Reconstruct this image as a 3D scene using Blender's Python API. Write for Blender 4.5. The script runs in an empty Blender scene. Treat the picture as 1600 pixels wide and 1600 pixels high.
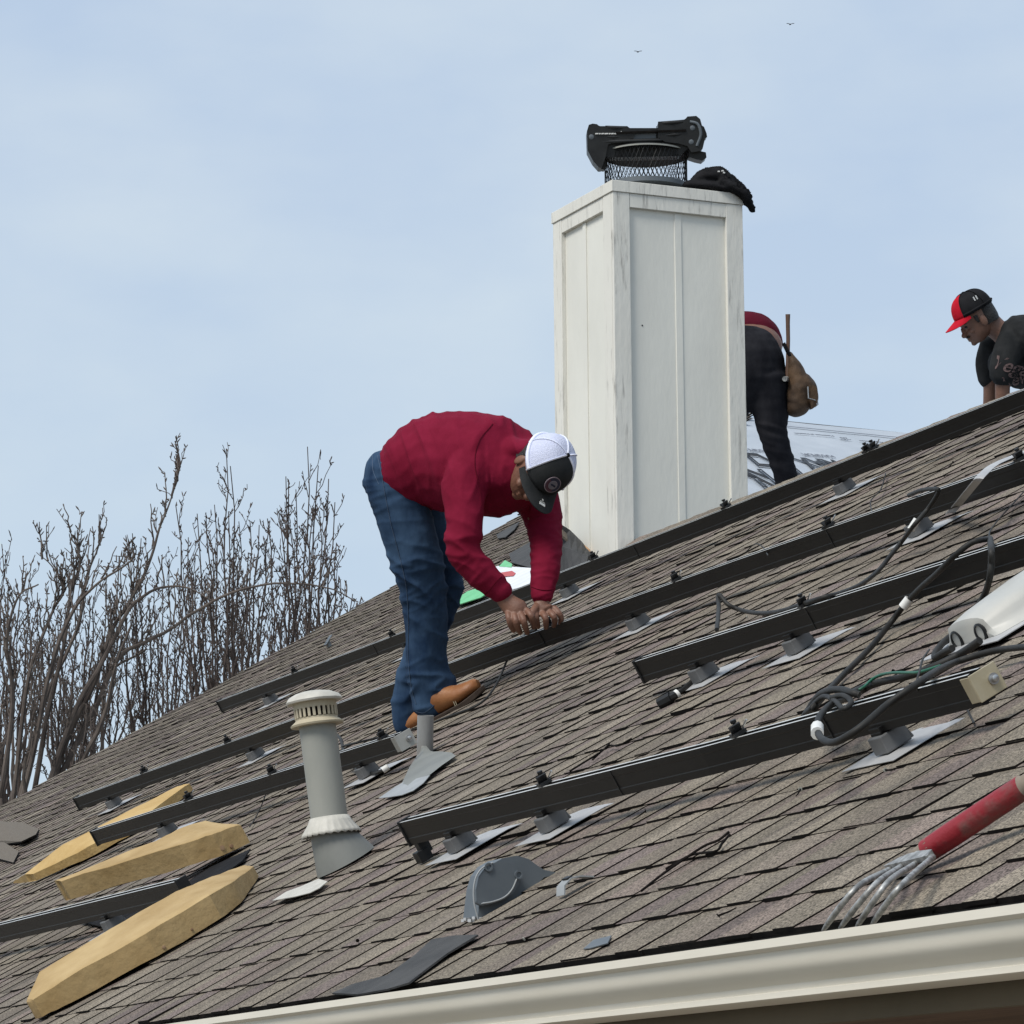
import bpy, bmesh, math, random
from mathutils import Vector as Vec, Matrix, noise
random.seed(7)
C = bpy.context.scene.collection
rad = math.radians

# ------------------------------------------------------------------ camera
F_PX = 5957.76                                   # focal length for a 1600 px wide picture
CAM = Vec((0, 0, 2.4))
MR = ((0.3769078459071002, -0.16402683568954166, -0.9116115800423696),
      (0.9262148918317651, 0.05808121013458901, 0.37249502973646953),
      (-0.008151677296189241, -0.9847445202706019, 0.17381536167520112))
RIGHT = Vec((MR[0][0], MR[1][0], MR[2][0]))
DOWN = Vec((MR[0][1], MR[1][1], MR[2][1]))
FWD = Vec((MR[0][2], MR[1][2], MR[2][2]))
cam_d = bpy.data.cameras.new('camera')
cam_d.sensor_width = 36
cam_d.lens = 36 * F_PX / 1600
cam_d.clip_start = 0.1
cam_d.clip_end = 3000
cam = bpy.data.objects.new('camera', cam_d)
C.objects.link(cam)
cam.matrix_world = Matrix(((RIGHT.x, -DOWN.x, -FWD.x, CAM.x), (RIGHT.y, -DOWN.y, -FWD.y, CAM.y),
                           (RIGHT.z, -DOWN.z, -FWD.z, CAM.z), (0, 0, 0, 1)))
bpy.context.scene.camera = cam

# ------------------------------------------------------------------ light
SUN_EL, SUN_AZ = 50, -66                          # azimuth from +X towards +Y
sun_dir = Vec((math.cos(rad(SUN_EL)) * math.cos(rad(SUN_AZ)), math.cos(rad(SUN_EL)) * math.sin(rad(SUN_AZ)), math.sin(rad(SUN_EL))))
sd = bpy.data.lights.new('sun', 'SUN')
sd.energy = 3.2
sd.angle = rad(22)
sd.color = (1.0, 0.95, 0.87)
so = bpy.data.objects.new('sun', sd)
C.objects.link(so)
so.rotation_euler = (-sun_dir).to_track_quat('-Z', 'Y').to_euler()
world = bpy.data.worlds.new('World')
bpy.context.scene.world = world
world.use_nodes = True
nt = world.node_tree
for n in list(nt.nodes):
    nt.nodes.remove(n)
wo = nt.nodes.new('ShaderNodeOutputWorld')
b1 = nt.nodes.new('ShaderNodeBackground')
b1.inputs[1].default_value = 0.1
sk = nt.nodes.new('ShaderNodeTexSky')
sk.sky_type = 'NISHITA'
sk.sun_disc = False
sk.sun_elevation = rad(SUN_EL)
sk.sun_rotation = rad(90 - SUN_AZ)
nt.links.new(sk.outputs[0], b1.inputs[0])
b2 = nt.nodes.new('ShaderNodeBackground')
tc = nt.nodes.new('ShaderNodeTexCoord')
mp = nt.nodes.new('ShaderNodeMapping')
mp.inputs['Scale'].default_value = (1, 1, 2.2)
nt.links.new(tc.outputs['Generated'], mp.inputs[0])
nz = nt.nodes.new('ShaderNodeTexNoise')
nz.inputs['Scale'].default_value = 8.5
nz.inputs['Detail'].default_value = 5
nz.inputs['Roughness'].default_value = 0.5
nt.links.new(mp.outputs[0], nz.inputs[0])
cr = nt.nodes.new('ShaderNodeValToRGB')
cr.color_ramp.elements[0].position = 0.36
cr.color_ramp.elements[0].color = (0.485, 0.60, 0.76, 1)
cr.color_ramp.elements[1].position = 0.66
cr.color_ramp.elements[1].color = (0.60, 0.695, 0.79, 1)
nt.links.new(nz.outputs[0], cr.inputs[0])
# thin overcast veil: brighter haze towards the horizon
sx = nt.nodes.new('ShaderNodeSeparateXYZ')
nt.links.new(tc.outputs['Generated'], sx.inputs[0])
hr = nt.nodes.new('ShaderNodeMapRange')
hr.inputs[1].default_value = 0.05
hr.inputs[2].default_value = 0.26
hr.inputs[3].default_value = 0.9
hr.inputs[4].default_value = 0.0
nt.links.new(sx.outputs[2], hr.inputs[0])
mxc = nt.nodes.new('ShaderNodeMix')
mxc.data_type = 'RGBA'
mxc.inputs[7].default_value = (0.57, 0.69, 0.785, 1)
nt.links.new(hr.outputs[0], mxc.inputs[0])
nt.links.new(cr.outputs[0], mxc.inputs[6])
nt.links.new(mxc.outputs[2], b2.inputs[0])
b2.inputs[1].default_value = 1.09
mxs = nt.nodes.new('ShaderNodeMixShader')
mxs.inputs[0].default_value = 0.9
nt.links.new(b1.outputs[0], mxs.inputs[1])
nt.links.new(b2.outputs[0], mxs.inputs[2])
nt.links.new(mxs.outputs[0], wo.inputs[0])
vs = bpy.context.scene.view_settings
vs.view_transform = 'Standard'
vs.look = 'None'
vs.exposure = 0.0
vs.gamma = 1.0

# ------------------------------------------------------------------ roof frame and picture rays
PIT = rad(30.26)
UX = Vec((1, 0, 0))
VX = Vec((0, math.cos(PIT), math.sin(PIT)))
NX = Vec((0, -math.sin(PIT), math.cos(PIT)))
DPL = 1.0223                                      # the camera stands this far above the roof plane


def RP(u, v, h=0.0):                              # roof coordinates (metres along eave, up the slope, off the slope)
    return CAM + UX * u + VX * v + NX * (h - DPL)


def ray(px, py):
    return RIGHT * ((px - 800) / F_PX) + DOWN * ((py - 800) / F_PX) + FWD


def at(px, py, depth):
    return CAM + ray(px, py) * depth


def uv(px, py, h=0.0):                            # where that sight line meets the roof
    r = ray(px, py)
    q = r * ((h - DPL) / r.dot(NX))
    return q.x, q.dot(VX)


def on(px, py, h=0.0):
    u, v = uv(px, py, h)
    return RP(u, v, h)


def onX(px, py, X):                               # meets the upright plane X = const
    r = ray(px, py)
    return CAM + r * (X / r.x)


def depth_of(p):
    return (p - CAM).dot(FWD)


# ------------------------------------------------------------------ materials
def nodes_mat(name):
    m = bpy.data.materials.new(name)
    m.use_nodes = True
    return m, m.node_tree, m.node_tree.nodes['Principled BSDF']


def mat(name, c1, c2=None, scale=6.0, rough=0.7, metal=0.0, bump=0.0, bscale=60.0, stretch=(1, 1, 1), detail=5, lo=0.35, hi=0.65, spec=0.5, rvar=0.0):
    m, t, p = nodes_mat(name)
    p.inputs['Roughness'].default_value = rough
    p.inputs['Metallic'].default_value = metal
    p.inputs['Specular IOR Level'].default_value = spec
    p.inputs['Base Color'].default_value = (*c1, 1)
    co = t.nodes.new('ShaderNodeTexCoord')
    ma = t.nodes.new('ShaderNodeMapping')
    ma.inputs['Scale'].default_value = stretch
    t.links.new(co.outputs['Object'], ma.inputs[0])
    if c2:
        n = t.nodes.new('ShaderNodeTexNoise')
        n.inputs['Scale'].default_value = scale
        n.inputs['Detail'].default_value = detail
        n.inputs['Roughness'].default_value = 0.6
        t.links.new(ma.outputs[0], n.inputs[0])
        r = t.nodes.new('ShaderNodeValToRGB')
        r.color_ramp.elements[0].position = lo
        r.color_ramp.elements[0].color = (*c1, 1)
        r.color_ramp.elements[1].position = hi
        r.color_ramp.elements[1].color = (*c2, 1)
        t.links.new(n.outputs[0], r.inputs[0])
        t.links.new(r.outputs[0], p.inputs['Base Color'])
        if rvar:
            q = t.nodes.new('ShaderNodeMapRange')
            q.inputs[3].default_value = max(0.05, rough - rvar)
            q.inputs[4].default_value = min(1, rough + rvar)
            t.links.new(n.outputs[0], q.inputs[0])
            t.links.new(q.outputs[0], p.inputs['Roughness'])
    if bump:
        n2 = t.nodes.new('ShaderNodeTexNoise')
        n2.inputs['Scale'].default_value = bscale
        n2.inputs['Detail'].default_value = 4
        t.links.new(ma.outputs[0], n2.inputs[0])
        b = t.nodes.new('ShaderNodeBump')
        b.inputs['Strength'].default_value = bump
        b.inputs['Distance'].default_value = 0.01
        t.links.new(n2.outputs[0], b.inputs['Height'])
        t.links.new(b.outputs[0], p.inputs['Normal'])
    return m


def shingle_mat():
    m, t, p = nodes_mat('shingle_granules')
    p.inputs['Roughness'].default_value = 0.93
    p.inputs['Specular IOR Level'].default_value = 0.25
    a = t.nodes.new('ShaderNodeAttribute')
    a.attribute_name = 'tint'
    co = t.nodes.new('ShaderNodeTexCoord')
    n1 = t.nodes.new('ShaderNodeTexNoise')
    n1.inputs['Scale'].default_value = 200
    n1.inputs['Detail'].default_value = 2
    n1.inputs['Roughness'].default_value = 0.75
    t.links.new(co.outputs['Object'], n1.inputs[0])
    r1 = t.nodes.new('ShaderNodeMapRange')
    r1.inputs[1].default_value = 0.36
    r1.inputs[2].default_value = 0.64
    r1.inputs[3].default_value = 0.30
    r1.inputs[4].default_value = 1.95
    t.links.new(n1.outputs[0], r1.inputs[0])
    n2 = t.nodes.new('ShaderNodeTexNoise')
    n2.inputs['Scale'].default_value = 3.2
    n2.inputs['Detail'].default_value = 5
    t.links.new(co.outputs['Object'], n2.inputs[0])
    r2 = t.nodes.new('ShaderNodeMapRange')
    r2.inputs[1].default_value = 0.3
    r2.inputs[2].default_value = 0.7
    r2.inputs[3].default_value = 0.84
    r2.inputs[4].default_value = 1.14
    t.links.new(n2.outputs[0], r2.inputs[0])
    mu = t.nodes.new('ShaderNodeMath')
    mu.operation = 'MULTIPLY'
    t.links.new(r1.outputs[0], mu.inputs[0])
    t.links.new(r2.outputs[0], mu.inputs[1])
    mx = t.nodes.new('ShaderNodeVectorMath')
    mx.operation = 'SCALE'
    t.links.new(a.outputs['Color'], mx.inputs[0])
    t.links.new(mu.outputs[0], mx.inputs['Scale'])
    t.links.new(mx.outputs[0], p.inputs['Base Color'])
    b = t.nodes.new('ShaderNodeBump')
    b.inputs['Strength'].default_value = 0.5
    b.inputs['Distance'].default_value = 0.002
    t.links.new(n1.outputs[0], b.inputs['Height'])
    t.links.new(b.outputs[0], p.inputs['Normal'])
    return m


M = {}
M['shingle'] = shingle_mat()
M['shingle_edge'] = mat('asphalt_cut_edge', (0.0035, 0.003, 0.0028), (0.012, 0.010, 0.009), 30, 0.95, spec=0.15)
M['felt'] = mat('roofing_felt', (0.030, 0.031, 0.033), (0.055, 0.055, 0.056), 9, 0.9, bump=0.3, bscale=200)
M['gutter'] = mat('gutter_paint', (0.66, 0.615, 0.52), (0.71, 0.665, 0.57), 2.5, 0.45, stretch=(1, 1, 6), bump=0.05, bscale=5)
M['gutter_in'] = mat('gutter_inside', (0.10, 0.095, 0.08), (0.16, 0.15, 0.13), 5, 0.7)
M['fascia'] = mat('fascia_paint', (0.105, 0.082, 0.048), (0.14, 0.11, 0.068), 3, 0.7)
M['soffit'] = mat('soffit_wood', (0.10, 0.057, 0.036), (0.16, 0.098, 0.062), 3.0, 0.75, stretch=(1.0, 14, 14), bump=0.4, bscale=6)
M['wall'] = mat('house_brick_paint', (0.22, 0.17, 0.13), (0.30, 0.24, 0.19), 5, 0.9)
M['rail'] = mat('black_anodised_aluminium', (0.006, 0.006, 0.0065), (0.009, 0.009, 0.009), 12, 0.42, metal=0.0, spec=0.25)
M['rail_lip'] = mat('sky_glint_rail_lip', (0.50, 0.50, 0.48), (0.68, 0.68, 0.65), 9, 0.4, metal=0.35)  # pale colour paints the sky's reflection on the lip tops
M['black_plastic'] = mat('black_plastic', (0.008, 0.0085, 0.009), (0.014, 0.0145, 0.016), 10, 0.45, spec=0.35)
M['steel'] = mat('zinc_steel', (0.42, 0.42, 0.42), (0.55, 0.55, 0.54), 20, 0.35, metal=0.9)
M['gold'] = mat('gold_anodised_bracket', (0.46, 0.40, 0.27), (0.52, 0.46, 0.33), 20, 0.45, metal=0.4)
M['bracket_grey'] = mat('grey_bracket', (0.33, 0.33, 0.31), (0.40, 0.40, 0.38), 20, 0.5, metal=0.3)
M['block'] = mat('grey_mount_block', (0.115, 0.118, 0.122), (0.15, 0.152, 0.155), 14, 0.55, metal=0.2)
M['flash'] = mat('bare_aluminium_flashing', (0.38, 0.38, 0.385), (0.50, 0.50, 0.50), 6, 0.5, metal=0.35)
M['cable'] = mat('black_cable', (0.012, 0.012, 0.0115), (0.026, 0.025, 0.023), 10, 0.6, spec=0.3)
M['tape'] = mat('white_tape', (0.6, 0.6, 0.58), (0.7, 0.7, 0.68), 30, 0.6)
M['green_wire'] = mat('green_wire', (0.01, 0.09, 0.05), (0.015, 0.12, 0.07), 30, 0.5)
M['white_paint'] = mat('weathered_white_paint', (0.645, 0.64, 0.59), (0.70, 0.695, 0.64), 4, 0.65, stretch=(1, 1, 0.35), bump=0.12, bscale=40)


def chipped():
    m = mat('flaking_white_trim', (0.64, 0.63, 0.58), (0.69, 0.68, 0.63), 5, 0.7, stretch=(1, 1, 0.3), bump=0.25, bscale=45)
    t = m.node_tree
    p = t.nodes['Principled BSDF']
    src = p.inputs['Base Color'].links[0].from_socket
    co = t.nodes.new('ShaderNodeTexCoord')
    ma = t.nodes.new('ShaderNodeMapping')
    ma.inputs['Scale'].default_value = (22, 22, 2.2)
    t.links.new(co.outputs['Object'], ma.inputs[0])
    n = t.nodes.new('ShaderNodeTexNoise')
    n.inputs['Scale'].default_value = 1.6
    n.inputs['Detail'].default_value = 7
    n.inputs['Roughness'].default_value = 0.7
    t.links.new(ma.outputs[0], n.inputs[0])
    r = t.nodes.new('ShaderNodeValToRGB')
    r.color_ramp.elements[0].position = 0.56
    r.color_ramp.elements[0].color = (0, 0, 0, 1)
    r.color_ramp.elements[1].position = 0.70
    r.color_ramp.elements[1].color = (0.8, 0.8, 0.8, 1)
    t.links.new(n.outputs[0], r.inputs[0])
    mx = t.nodes.new('ShaderNodeMix')
    mx.data_type = 'RGBA'
    t.links.new(r.outputs[0], mx.inputs[0])
    t.links.new(src, mx.inputs[6])
    mx.inputs[7].default_value = (0.21, 0.205, 0.19, 1)
    t.links.new(mx.outputs[2], p.inputs['Base Color'])
    return m


M['trim'] = chipped()
M['galv'] = mat('galvanised_grey', (0.245, 0.25, 0.225), (0.30, 0.30, 0.27), 5, 0.55, stretch=(1, 1, 0.5))
M['galv_pale'] = mat('pale_weathered_metal', (0.42, 0.405, 0.36), (0.52, 0.50, 0.45), 25, 0.6)
M['cone'] = mat('shaded_cone_metal', (0.145, 0.15, 0.14), (0.19, 0.195, 0.18), 6, 0.55)  # metal darkened to hold the cone's shade; also on the pipe boot
M['tan'] = mat('tan_vent_cap', (0.37, 0.32, 0.22), (0.44, 0.39, 0.29), 12, 0.6)
M['pvc'] = mat('grey_pvc', (0.20, 0.20, 0.195), (0.27, 0.27, 0.265), 14, 0.4, stretch=(1, 1, .4))
M['boot_grey'] = mat('grey_boot_flashing', (0.24, 0.252, 0.26), (0.32, 0.333, 0.34), 6, 0.5)
M['slate'] = mat('slate_grey_plastic', (0.085, 0.10, 0.115), (0.11, 0.127, 0.142), 8, 0.5)
M['foam'] = mat('yellow_foam', (0.41, 0.265, 0.095), (0.50, 0.35, 0.15), 7, 0.9, bump=0.35, bscale=60, lo=0.3, hi=0.7)
M['foam_old'] = mat('weathered_foam', (0.31, 0.205, 0.085), (0.45, 0.325, 0.16), 6, 0.92, bump=0.32, bscale=34, lo=0.3, hi=0.7)
M['foam_dirt'] = mat('foam_dirt', (0.16, 0.09, 0.05), (0.3, 0.2, 0.12), 20, 0.95)
M['red_paint'] = mat('worn_red_handle', (0.23, 0.009, 0.017), (0.12, 0.075, 0.065), 11, 0.5, lo=0.56, hi=0.74, bump=0.2, bscale=90)
M['bare_wood'] = mat('grey_bare_wood', (0.16, 0.13, 0.10), (0.24, 0.20, 0.16), 20, 0.8)
M['tine'] = mat('worn_steel_tines', (0.20, 0.20, 0.195), (0.50, 0.50, 0.49), 60, 0.55, metal=0.7)
M['device'] = mat('rugged_black_shell', (0.011, 0.0115, 0.012), (0.02, 0.021, 0.022), 14, 0.42, spec=0.35)
M['box_grey'] = mat('pale_grey_housing', (0.36, 0.37, 0.36), (0.46, 0.45, 0.415), 5, 0.45)
M['bark'] = mat('bare_bark', (0.048, 0.035, 0.031), (0.095, 0.073, 0.064), 6, 0.9)
M['bark_pale'] = mat('pale_bark', (0.065, 0.051, 0.045), (0.14, 0.115, 0.10), 6, 0.9)
M['wrap'] = mat('white_underlayment', (0.33, 0.365, 0.41), (0.40, 0.435, 0.48), 3, 0.5, bump=0.3, bscale=10)
M['ink'] = mat('black_print', (0.015, 0.018, 0.025), rough=0.6)
M['ink_grey'] = mat('grey_print', (0.12, 0.13, 0.16), rough=0.6)
M['paper'] = mat('white_sheet', (0.60, 0.62, 0.66), (0.70, 0.72, 0.75), 6, 0.6)
M['green_film'] = mat('green_film', (0.07, 0.42, 0.13), (0.12, 0.52, 0.2), 12, 0.4)
M['red_print'] = mat('red_print', (0.42, 0.06, 0.06), rough=0.6)
M['wood'] = mat('raw_plywood', (0.36, 0.19, 0.09), (0.45, 0.27, 0.14), 10, 0.8)
# people
def cloth(name, c1, c2, scale, stretch=(1, 1, 1), bump=0.35, bscale=14, weave=0.0):
    m = mat(name, c1, c2, scale, 0.86, bump=bump, bscale=bscale, stretch=stretch, spec=0.1)
    m.node_tree.nodes['Principled BSDF'].inputs['Sheen Weight'].default_value = 0.0
    return m


M['shirt'] = cloth('maroon_jersey', (0.142, 0.0050, 0.021), (0.182, 0.0085, 0.030), 9, bump=0.25, bscale=22)
M['jeans'] = cloth('blue_denim', (0.011, 0.027, 0.062), (0.048, 0.090, 0.158), 6, stretch=(1, 1, 0.6), bump=0.3, bscale=20)
M['shirt_shaded'] = cloth('shaded_maroon_cotton', (0.065, 0.004, 0.012), (0.09, 0.006, 0.017), 9, bump=0.25, bscale=22)  # maroon shirt with the far worker's shade put into its colour
M['denim_seam'] = mat('denim_seam', (0.05, 0.085, 0.145), (0.065, 0.10, 0.165), 60, 0.9)
M['skin'] = mat('tanned_skin', (0.135, 0.060, 0.038), (0.185, 0.086, 0.054), 18, 0.55, bump=0.15, bscale=120)
M['skin_dark'] = mat('brown_skin', (0.14, 0.07, 0.045), (0.18, 0.09, 0.06), 18, 0.55, bump=0.15, bscale=120)
M['nail'] = mat('fingernail', (0.42, 0.28, 0.22), rough=0.4)
M['hair'] = mat('black_hair', (0.008, 0.007, 0.007), (0.016, 0.014, 0.013), 60, 0.6, bump=0.6, bscale=160)
M['leather'] = mat('tan_boot_leather', (0.23, 0.085, 0.026), (0.30, 0.125, 0.042), 12, 0.55, bump=0.2, bscale=60)
M['sole'] = mat('dark_boot_sole', (0.035, 0.022, 0.015), (0.06, 0.04, 0.03), 20, 0.8)
M['charcoal'] = cloth('charcoal_twill', (0.022, 0.024, 0.025), (0.030, 0.031, 0.032), 30, bump=0.2, bscale=240)
M['mesh_white'] = cloth('white_cap_mesh', (0.52, 0.55, 0.70), (0.60, 0.63, 0.78), 120, bump=0.5, bscale=260)
M['white_cloth'] = cloth('white_cap_cloth', (0.74, 0.77, 0.90), (0.78, 0.80, 0.92), 30, bump=0.1)
M['black_cloth'] = cloth('black_cloth', (0.008, 0.008, 0.009), (0.016, 0.016, 0.018), 12, bump=0.3, bscale=16)
M['black_denim'] = cloth('black_denim', (0.010, 0.010, 0.013), (0.019, 0.019, 0.023), 14, stretch=(1, 1, .6), bump=0.3, bscale=18)
M['tee'] = cloth('faded_black_tee', (0.012, 0.013, 0.014), (0.024, 0.025, 0.026), 9, bump=0.35, bscale=12)
M['tee_print'] = mat('faded_pink_print', (0.10, 0.065, 0.062), (0.15, 0.10, 0.095), 60, 0.9)
M['cap_red'] = cloth('red_cap_cloth', (0.42, 0.008, 0.02), (0.47, 0.012, 0.028), 30, bump=0.15)
M['tan_leather'] = mat('pouch_leather', (0.030, 0.016, 0.008), (0.095, 0.052, 0.024), 9, 0.75, bump=0.6, bscale=22)
M['badge_rim'] = mat('badge_rim', (0.22, 0.17, 0.19), rough=0.6)
M['badge_navy'] = mat('badge_navy', (0.012, 0.014, 0.035), rough=0.6)
M['badge_maroon'] = mat('badge_maroon', (0.06, 0.018, 0.03), rough=0.6)
M['badge_grey'] = mat('badge_grey', (0.13, 0.12, 0.14), rough=0.6)
M['ground'] = mat('winter_lawn', (0.16, 0.15, 0.125), (0.22, 0.20, 0.165), 0.6, 0.95)
M['handle_wood'] = mat('brown_handle', (0.085, 0.045, 0.03), (0.13, 0.075, 0.05), 14, 0.6)


# ------------------------------------------------------------------ mesh helpers
class MB:
    def __init__(s):
        s.v, s.f, s.mi, s.col = [], [], [], []

    def add(s, vs, fs, mi=0, col=None):
        o = len(s.v)
        s.v += [Vec(v) for v in vs]
        for f in fs:
            s.f.append([i + o for i in f])
            s.mi.append(mi)
            s.col.append(col)

    def box(s, c, size, R=None, mi=0, col=None):
        hx, hy, hz = size[0] / 2, size[1] / 2, size[2] / 2
        vs = [Vec((x, y, z)) for x in (-hx, hx) for y in (-hy, hy) for z in (-hz, hz)]
        if R is not None:
            vs = [R @ v for v in vs]
        s.add([v + Vec(c) for v in vs], [(0, 1, 3, 2), (4, 6, 7, 5), (0, 4, 5, 1), (2, 3, 7, 6), (0, 2, 6, 4), (1, 5, 7, 3)], mi, col)

    def loft(s, rings, closed=True, cap=True, mi=0):
        n = len(rings[0])
        vs = [p for r in rings for p in r]
        fs = []
        for i in range(len(rings) - 1):
            for j in range(n if closed else n - 1):
                k = (j + 1) % n
                fs.append((i * n + j, i * n + k, (i + 1) * n + k, (i + 1) * n + j))
        if cap and closed:
            fs.append(tuple(range(n - 1, -1, -1)))
            fs.append(tuple((len(rings) - 1) * n + j for j in range(n)))
        s.add(vs, fs, mi)

    def tube(s, pts, r, n=8, mi=0, cap=True, flat=1.0, up=None):
        pts = [Vec(p) for p in pts]
        rs = r if isinstance(r, (list, tuple)) else [r] * len(pts)
        prev = up or Vec((0.13, 0.27, 0.95))
        rings = []
        for i, p in enumerate(pts):
            t = (pts[min(i + 1, len(pts) - 1)] - pts[max(i - 1, 0)])
            if t.length < 1e-9:
                t = Vec((0, 0, 1))
            t.normalize()
            a = t.cross(prev)
            if a.length < 1e-5:
                a = t.cross(Vec((1, 0.1, 0)))
            a.normalize()
            b = a.cross(t).normalized()
            if up is None:
                prev = b
            rings.append([p + a * math.cos(2 * math.pi * k / n) * rs[i] + b * math.sin(2 * math.pi * k / n) * rs[i] * flat for k in range(n)])
        s.loft(rings, True, cap, mi)

    def lathe(s, prof, c=(0, 0, 0), ax=Vec((0, 0, 1)), n=28, mi=0, cap=True):
        ax = Vec(ax).normalized()
        a = ax.orthogonal().normalized()
        b = ax.cross(a)
        c = Vec(c)
        s.loft([[c + ax * z + (a * math.cos(2 * math.pi * k / n) + b * math.sin(2 * math.pi * k / n)) * r for k in range(n)] for r, z in prof], True, cap, mi)

    def prism(s, poly, d, mi=0, mi_side=None):
        n = len(poly)
        poly = [Vec(p) for p in poly]
        d = Vec(d)
        s.add(poly + [p + d for p in poly], [tuple(range(n - 1, -1, -1)), tuple(range(n, 2 * n))], mi)
        s.add(poly + [p + d for p in poly], [(i, (i + 1) % n, n + (i + 1) % n, n + i) for i in range(n)], mi if mi_side is None else mi_side)

    def sheet(s, grid, th=0.003, mi=0):           # grid of points given a real thickness along its normals
        R, K = len(grid), len(grid[0])
        g = [[Vec(p) for p in r] for r in grid]
        top, bot = [], []
        for i in range(R):
            for j in range(K):
                a = g[min(i + 1, R - 1)][j] - g[max(i - 1, 0)][j]
                b = g[i][min(j + 1, K - 1)] - g[i][max(j - 1, 0)]
                nn = a.cross(b)
                nn = nn.normalized() if nn.length > 1e-12 else Vec((0, 0, 1))
                top.append(g[i][j] + nn * th / 2)
                bot.append(g[i][j] - nn * th / 2)
        N = R * K
        fs = []
        for i in range(R - 1):
            for j in range(K - 1):
                q = (i * K + j, i * K + j + 1, (i + 1) * K + j + 1, (i + 1) * K + j)
                fs.append(q)
                fs.append(tuple(N + x for x in reversed(q)))
        per = [j for j in range(K)] + [i * K + K - 1 for i in range(1, R)] + [(R - 1) * K + j for j in range(K - 2, -1, -1)] + [i * K for i in range(R - 2, 0, -1)]
        for a, b in zip(per, per[1:] + per[:1]):
            fs.append((b, a, N + a, N + b))
        s.add(top + bot, fs, mi)

    def build(s, name, mats, parent=None, origin=None, smooth=None, bevel=0.0, recalc=True):
        me = bpy.data.meshes.new(name)
        o = Vec(origin) if origin is not None else Vec((0, 0, 0))
        me.from_pydata([tuple(v - o) for v in s.v], [], s.f)
        mats = mats if isinstance(mats, (list, tuple)) else [mats]
        for m in mats:
            me.materials.append(m)
        me.polygons.foreach_set('material_index', s.mi)
        if any(c is not None for c in s.col):
            at_ = me.color_attributes.new('tint', 'FLOAT_COLOR', 'CORNER')
            arr = []
            for p in me.polygons:
                c = s.col[p.index] or (0.2, 0.18, 0.15)
                arr += [*c, 1.0] * p.loop_total
            at_.data.foreach_set('color', arr)
        if recalc:
            bm = bmesh.new()
            bm.from_mesh(me)
            bmesh.ops.recalc_face_normals(bm, faces=bm.faces)
            bm.to_mesh(me)
            bm.free()
        if smooth is not None:
            me.polygons.foreach_set('use_smooth', [True] * len(me.polygons))
            me.set_sharp_from_angle(angle=rad(smooth))
        ob = bpy.data.objects.new(name, me)
        C.objects.link(ob)
        if parent is not None:
            ob.parent = parent
        elif origin is not None:
            ob.location = o
        if bevel:
            bv = ob.modifiers.new('edge_round', 'BEVEL')
            bv.width = bevel
            bv.segments = 2
            bv.limit_method = 'ANGLE'
            bv.angle_limit = rad(40)
        return ob


def tag(o, label=None, cat=None, group=None, kind=None):
    if label:
        o['label'] = label
    if cat:
        o['category'] = cat
    if group:
        o['group'] = group
    if kind:
        o['kind'] = kind
    return o


def thing(name, loc, label, cat, group=None, rot=(0, 0, 0)):
    o = bpy.data.objects.new(name, None)
    o.empty_display_size = 0.1
    C.objects.link(o)
    o.location = loc
    o.rotation_euler = rot
    return tag(o, label, cat, group)


def roof_thing(name, u, v, label, cat, group=None):   # local axes: along the eave, up the slope, off the slope
    return thing(name, RP(u, v, 0), label, cat, group, (PIT, 0, 0))


def copy_tree(o, parent=None):
    c = o.copy()
    C.objects.link(c)
    if parent is not None:
        c.parent = parent
    for ch in [x for x in bpy.data.objects if x.parent == o]:
        copy_tree(ch, c)
    return c


def spline(pts, k=6):                              # Catmull-Rom through the points
    pts = [Vec(p) for p in pts]
    if len(pts) < 3:
        return pts
    P = [pts[0] * 2 - pts[1]] + pts + [pts[-1] * 2 - pts[-2]]
    out = []
    for i in range(1, len(P) - 2):
        for j in range(k):
            t = j / k
            a, b, c, d = P[i - 1], P[i], P[i + 1], P[i + 2]
            out.append(0.5 * ((2 * b) + (c - a) * t + (2 * a - 5 * b + 4 * c - d) * t * t + (3 * b - a - 3 * c + d) * t ** 3))
    out.append(pts[-1])
    return out


def text_mesh(name, body, size, matrix, m, parent, origin, extrude=0.001, shear=0.0, outline=0.0, bold=0.0):
    cu = bpy.data.curves.new(name, 'FONT')
    cu.body = body
    cu.size = size
    cu.shear = shear
    cu.align_x = 'CENTER'
    cu.align_y = 'CENTER'
    cu.extrude = extrude
    cu.offset = bold
    if outline:
        cu.fill_mode = 'NONE'
        cu.bevel_depth = outline
        cu.bevel_resolution = 0
        cu.extrude = 0
    ob = bpy.data.objects.new('tmp_text', cu)
    C.objects.link(ob)
    dg = bpy.context.evaluated_depsgraph_get()
    me = bpy.data.meshes.new_from_object(ob.evaluated_get(dg))
    bpy.data.objects.remove(ob)
    me.transform(matrix)
    me.transform(Matrix.Translation(-Vec(origin)))
    me.materials.clear()
    me.materials.append(m)
    o2 = bpy.data.objects.new(name, me)
    C.objects.link(o2)
    o2.parent = parent
    return o2


def frame_matrix(o, x, y, z):
    return Matrix(((x.x, y.x, z.x, o.x), (x.y, y.y, z.y, o.y), (x.z, y.z, z.z, o.z), (0, 0, 0, 1)))

# ================================================================== SETTING
g = MB()
g.add([(-900, -900, 0), (900, -900, 0), (900, 900, 0), (-900, 900, 0)], [(0, 1, 2, 3)])
tag(g.build('ground', M['ground']), kind='structure')

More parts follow.
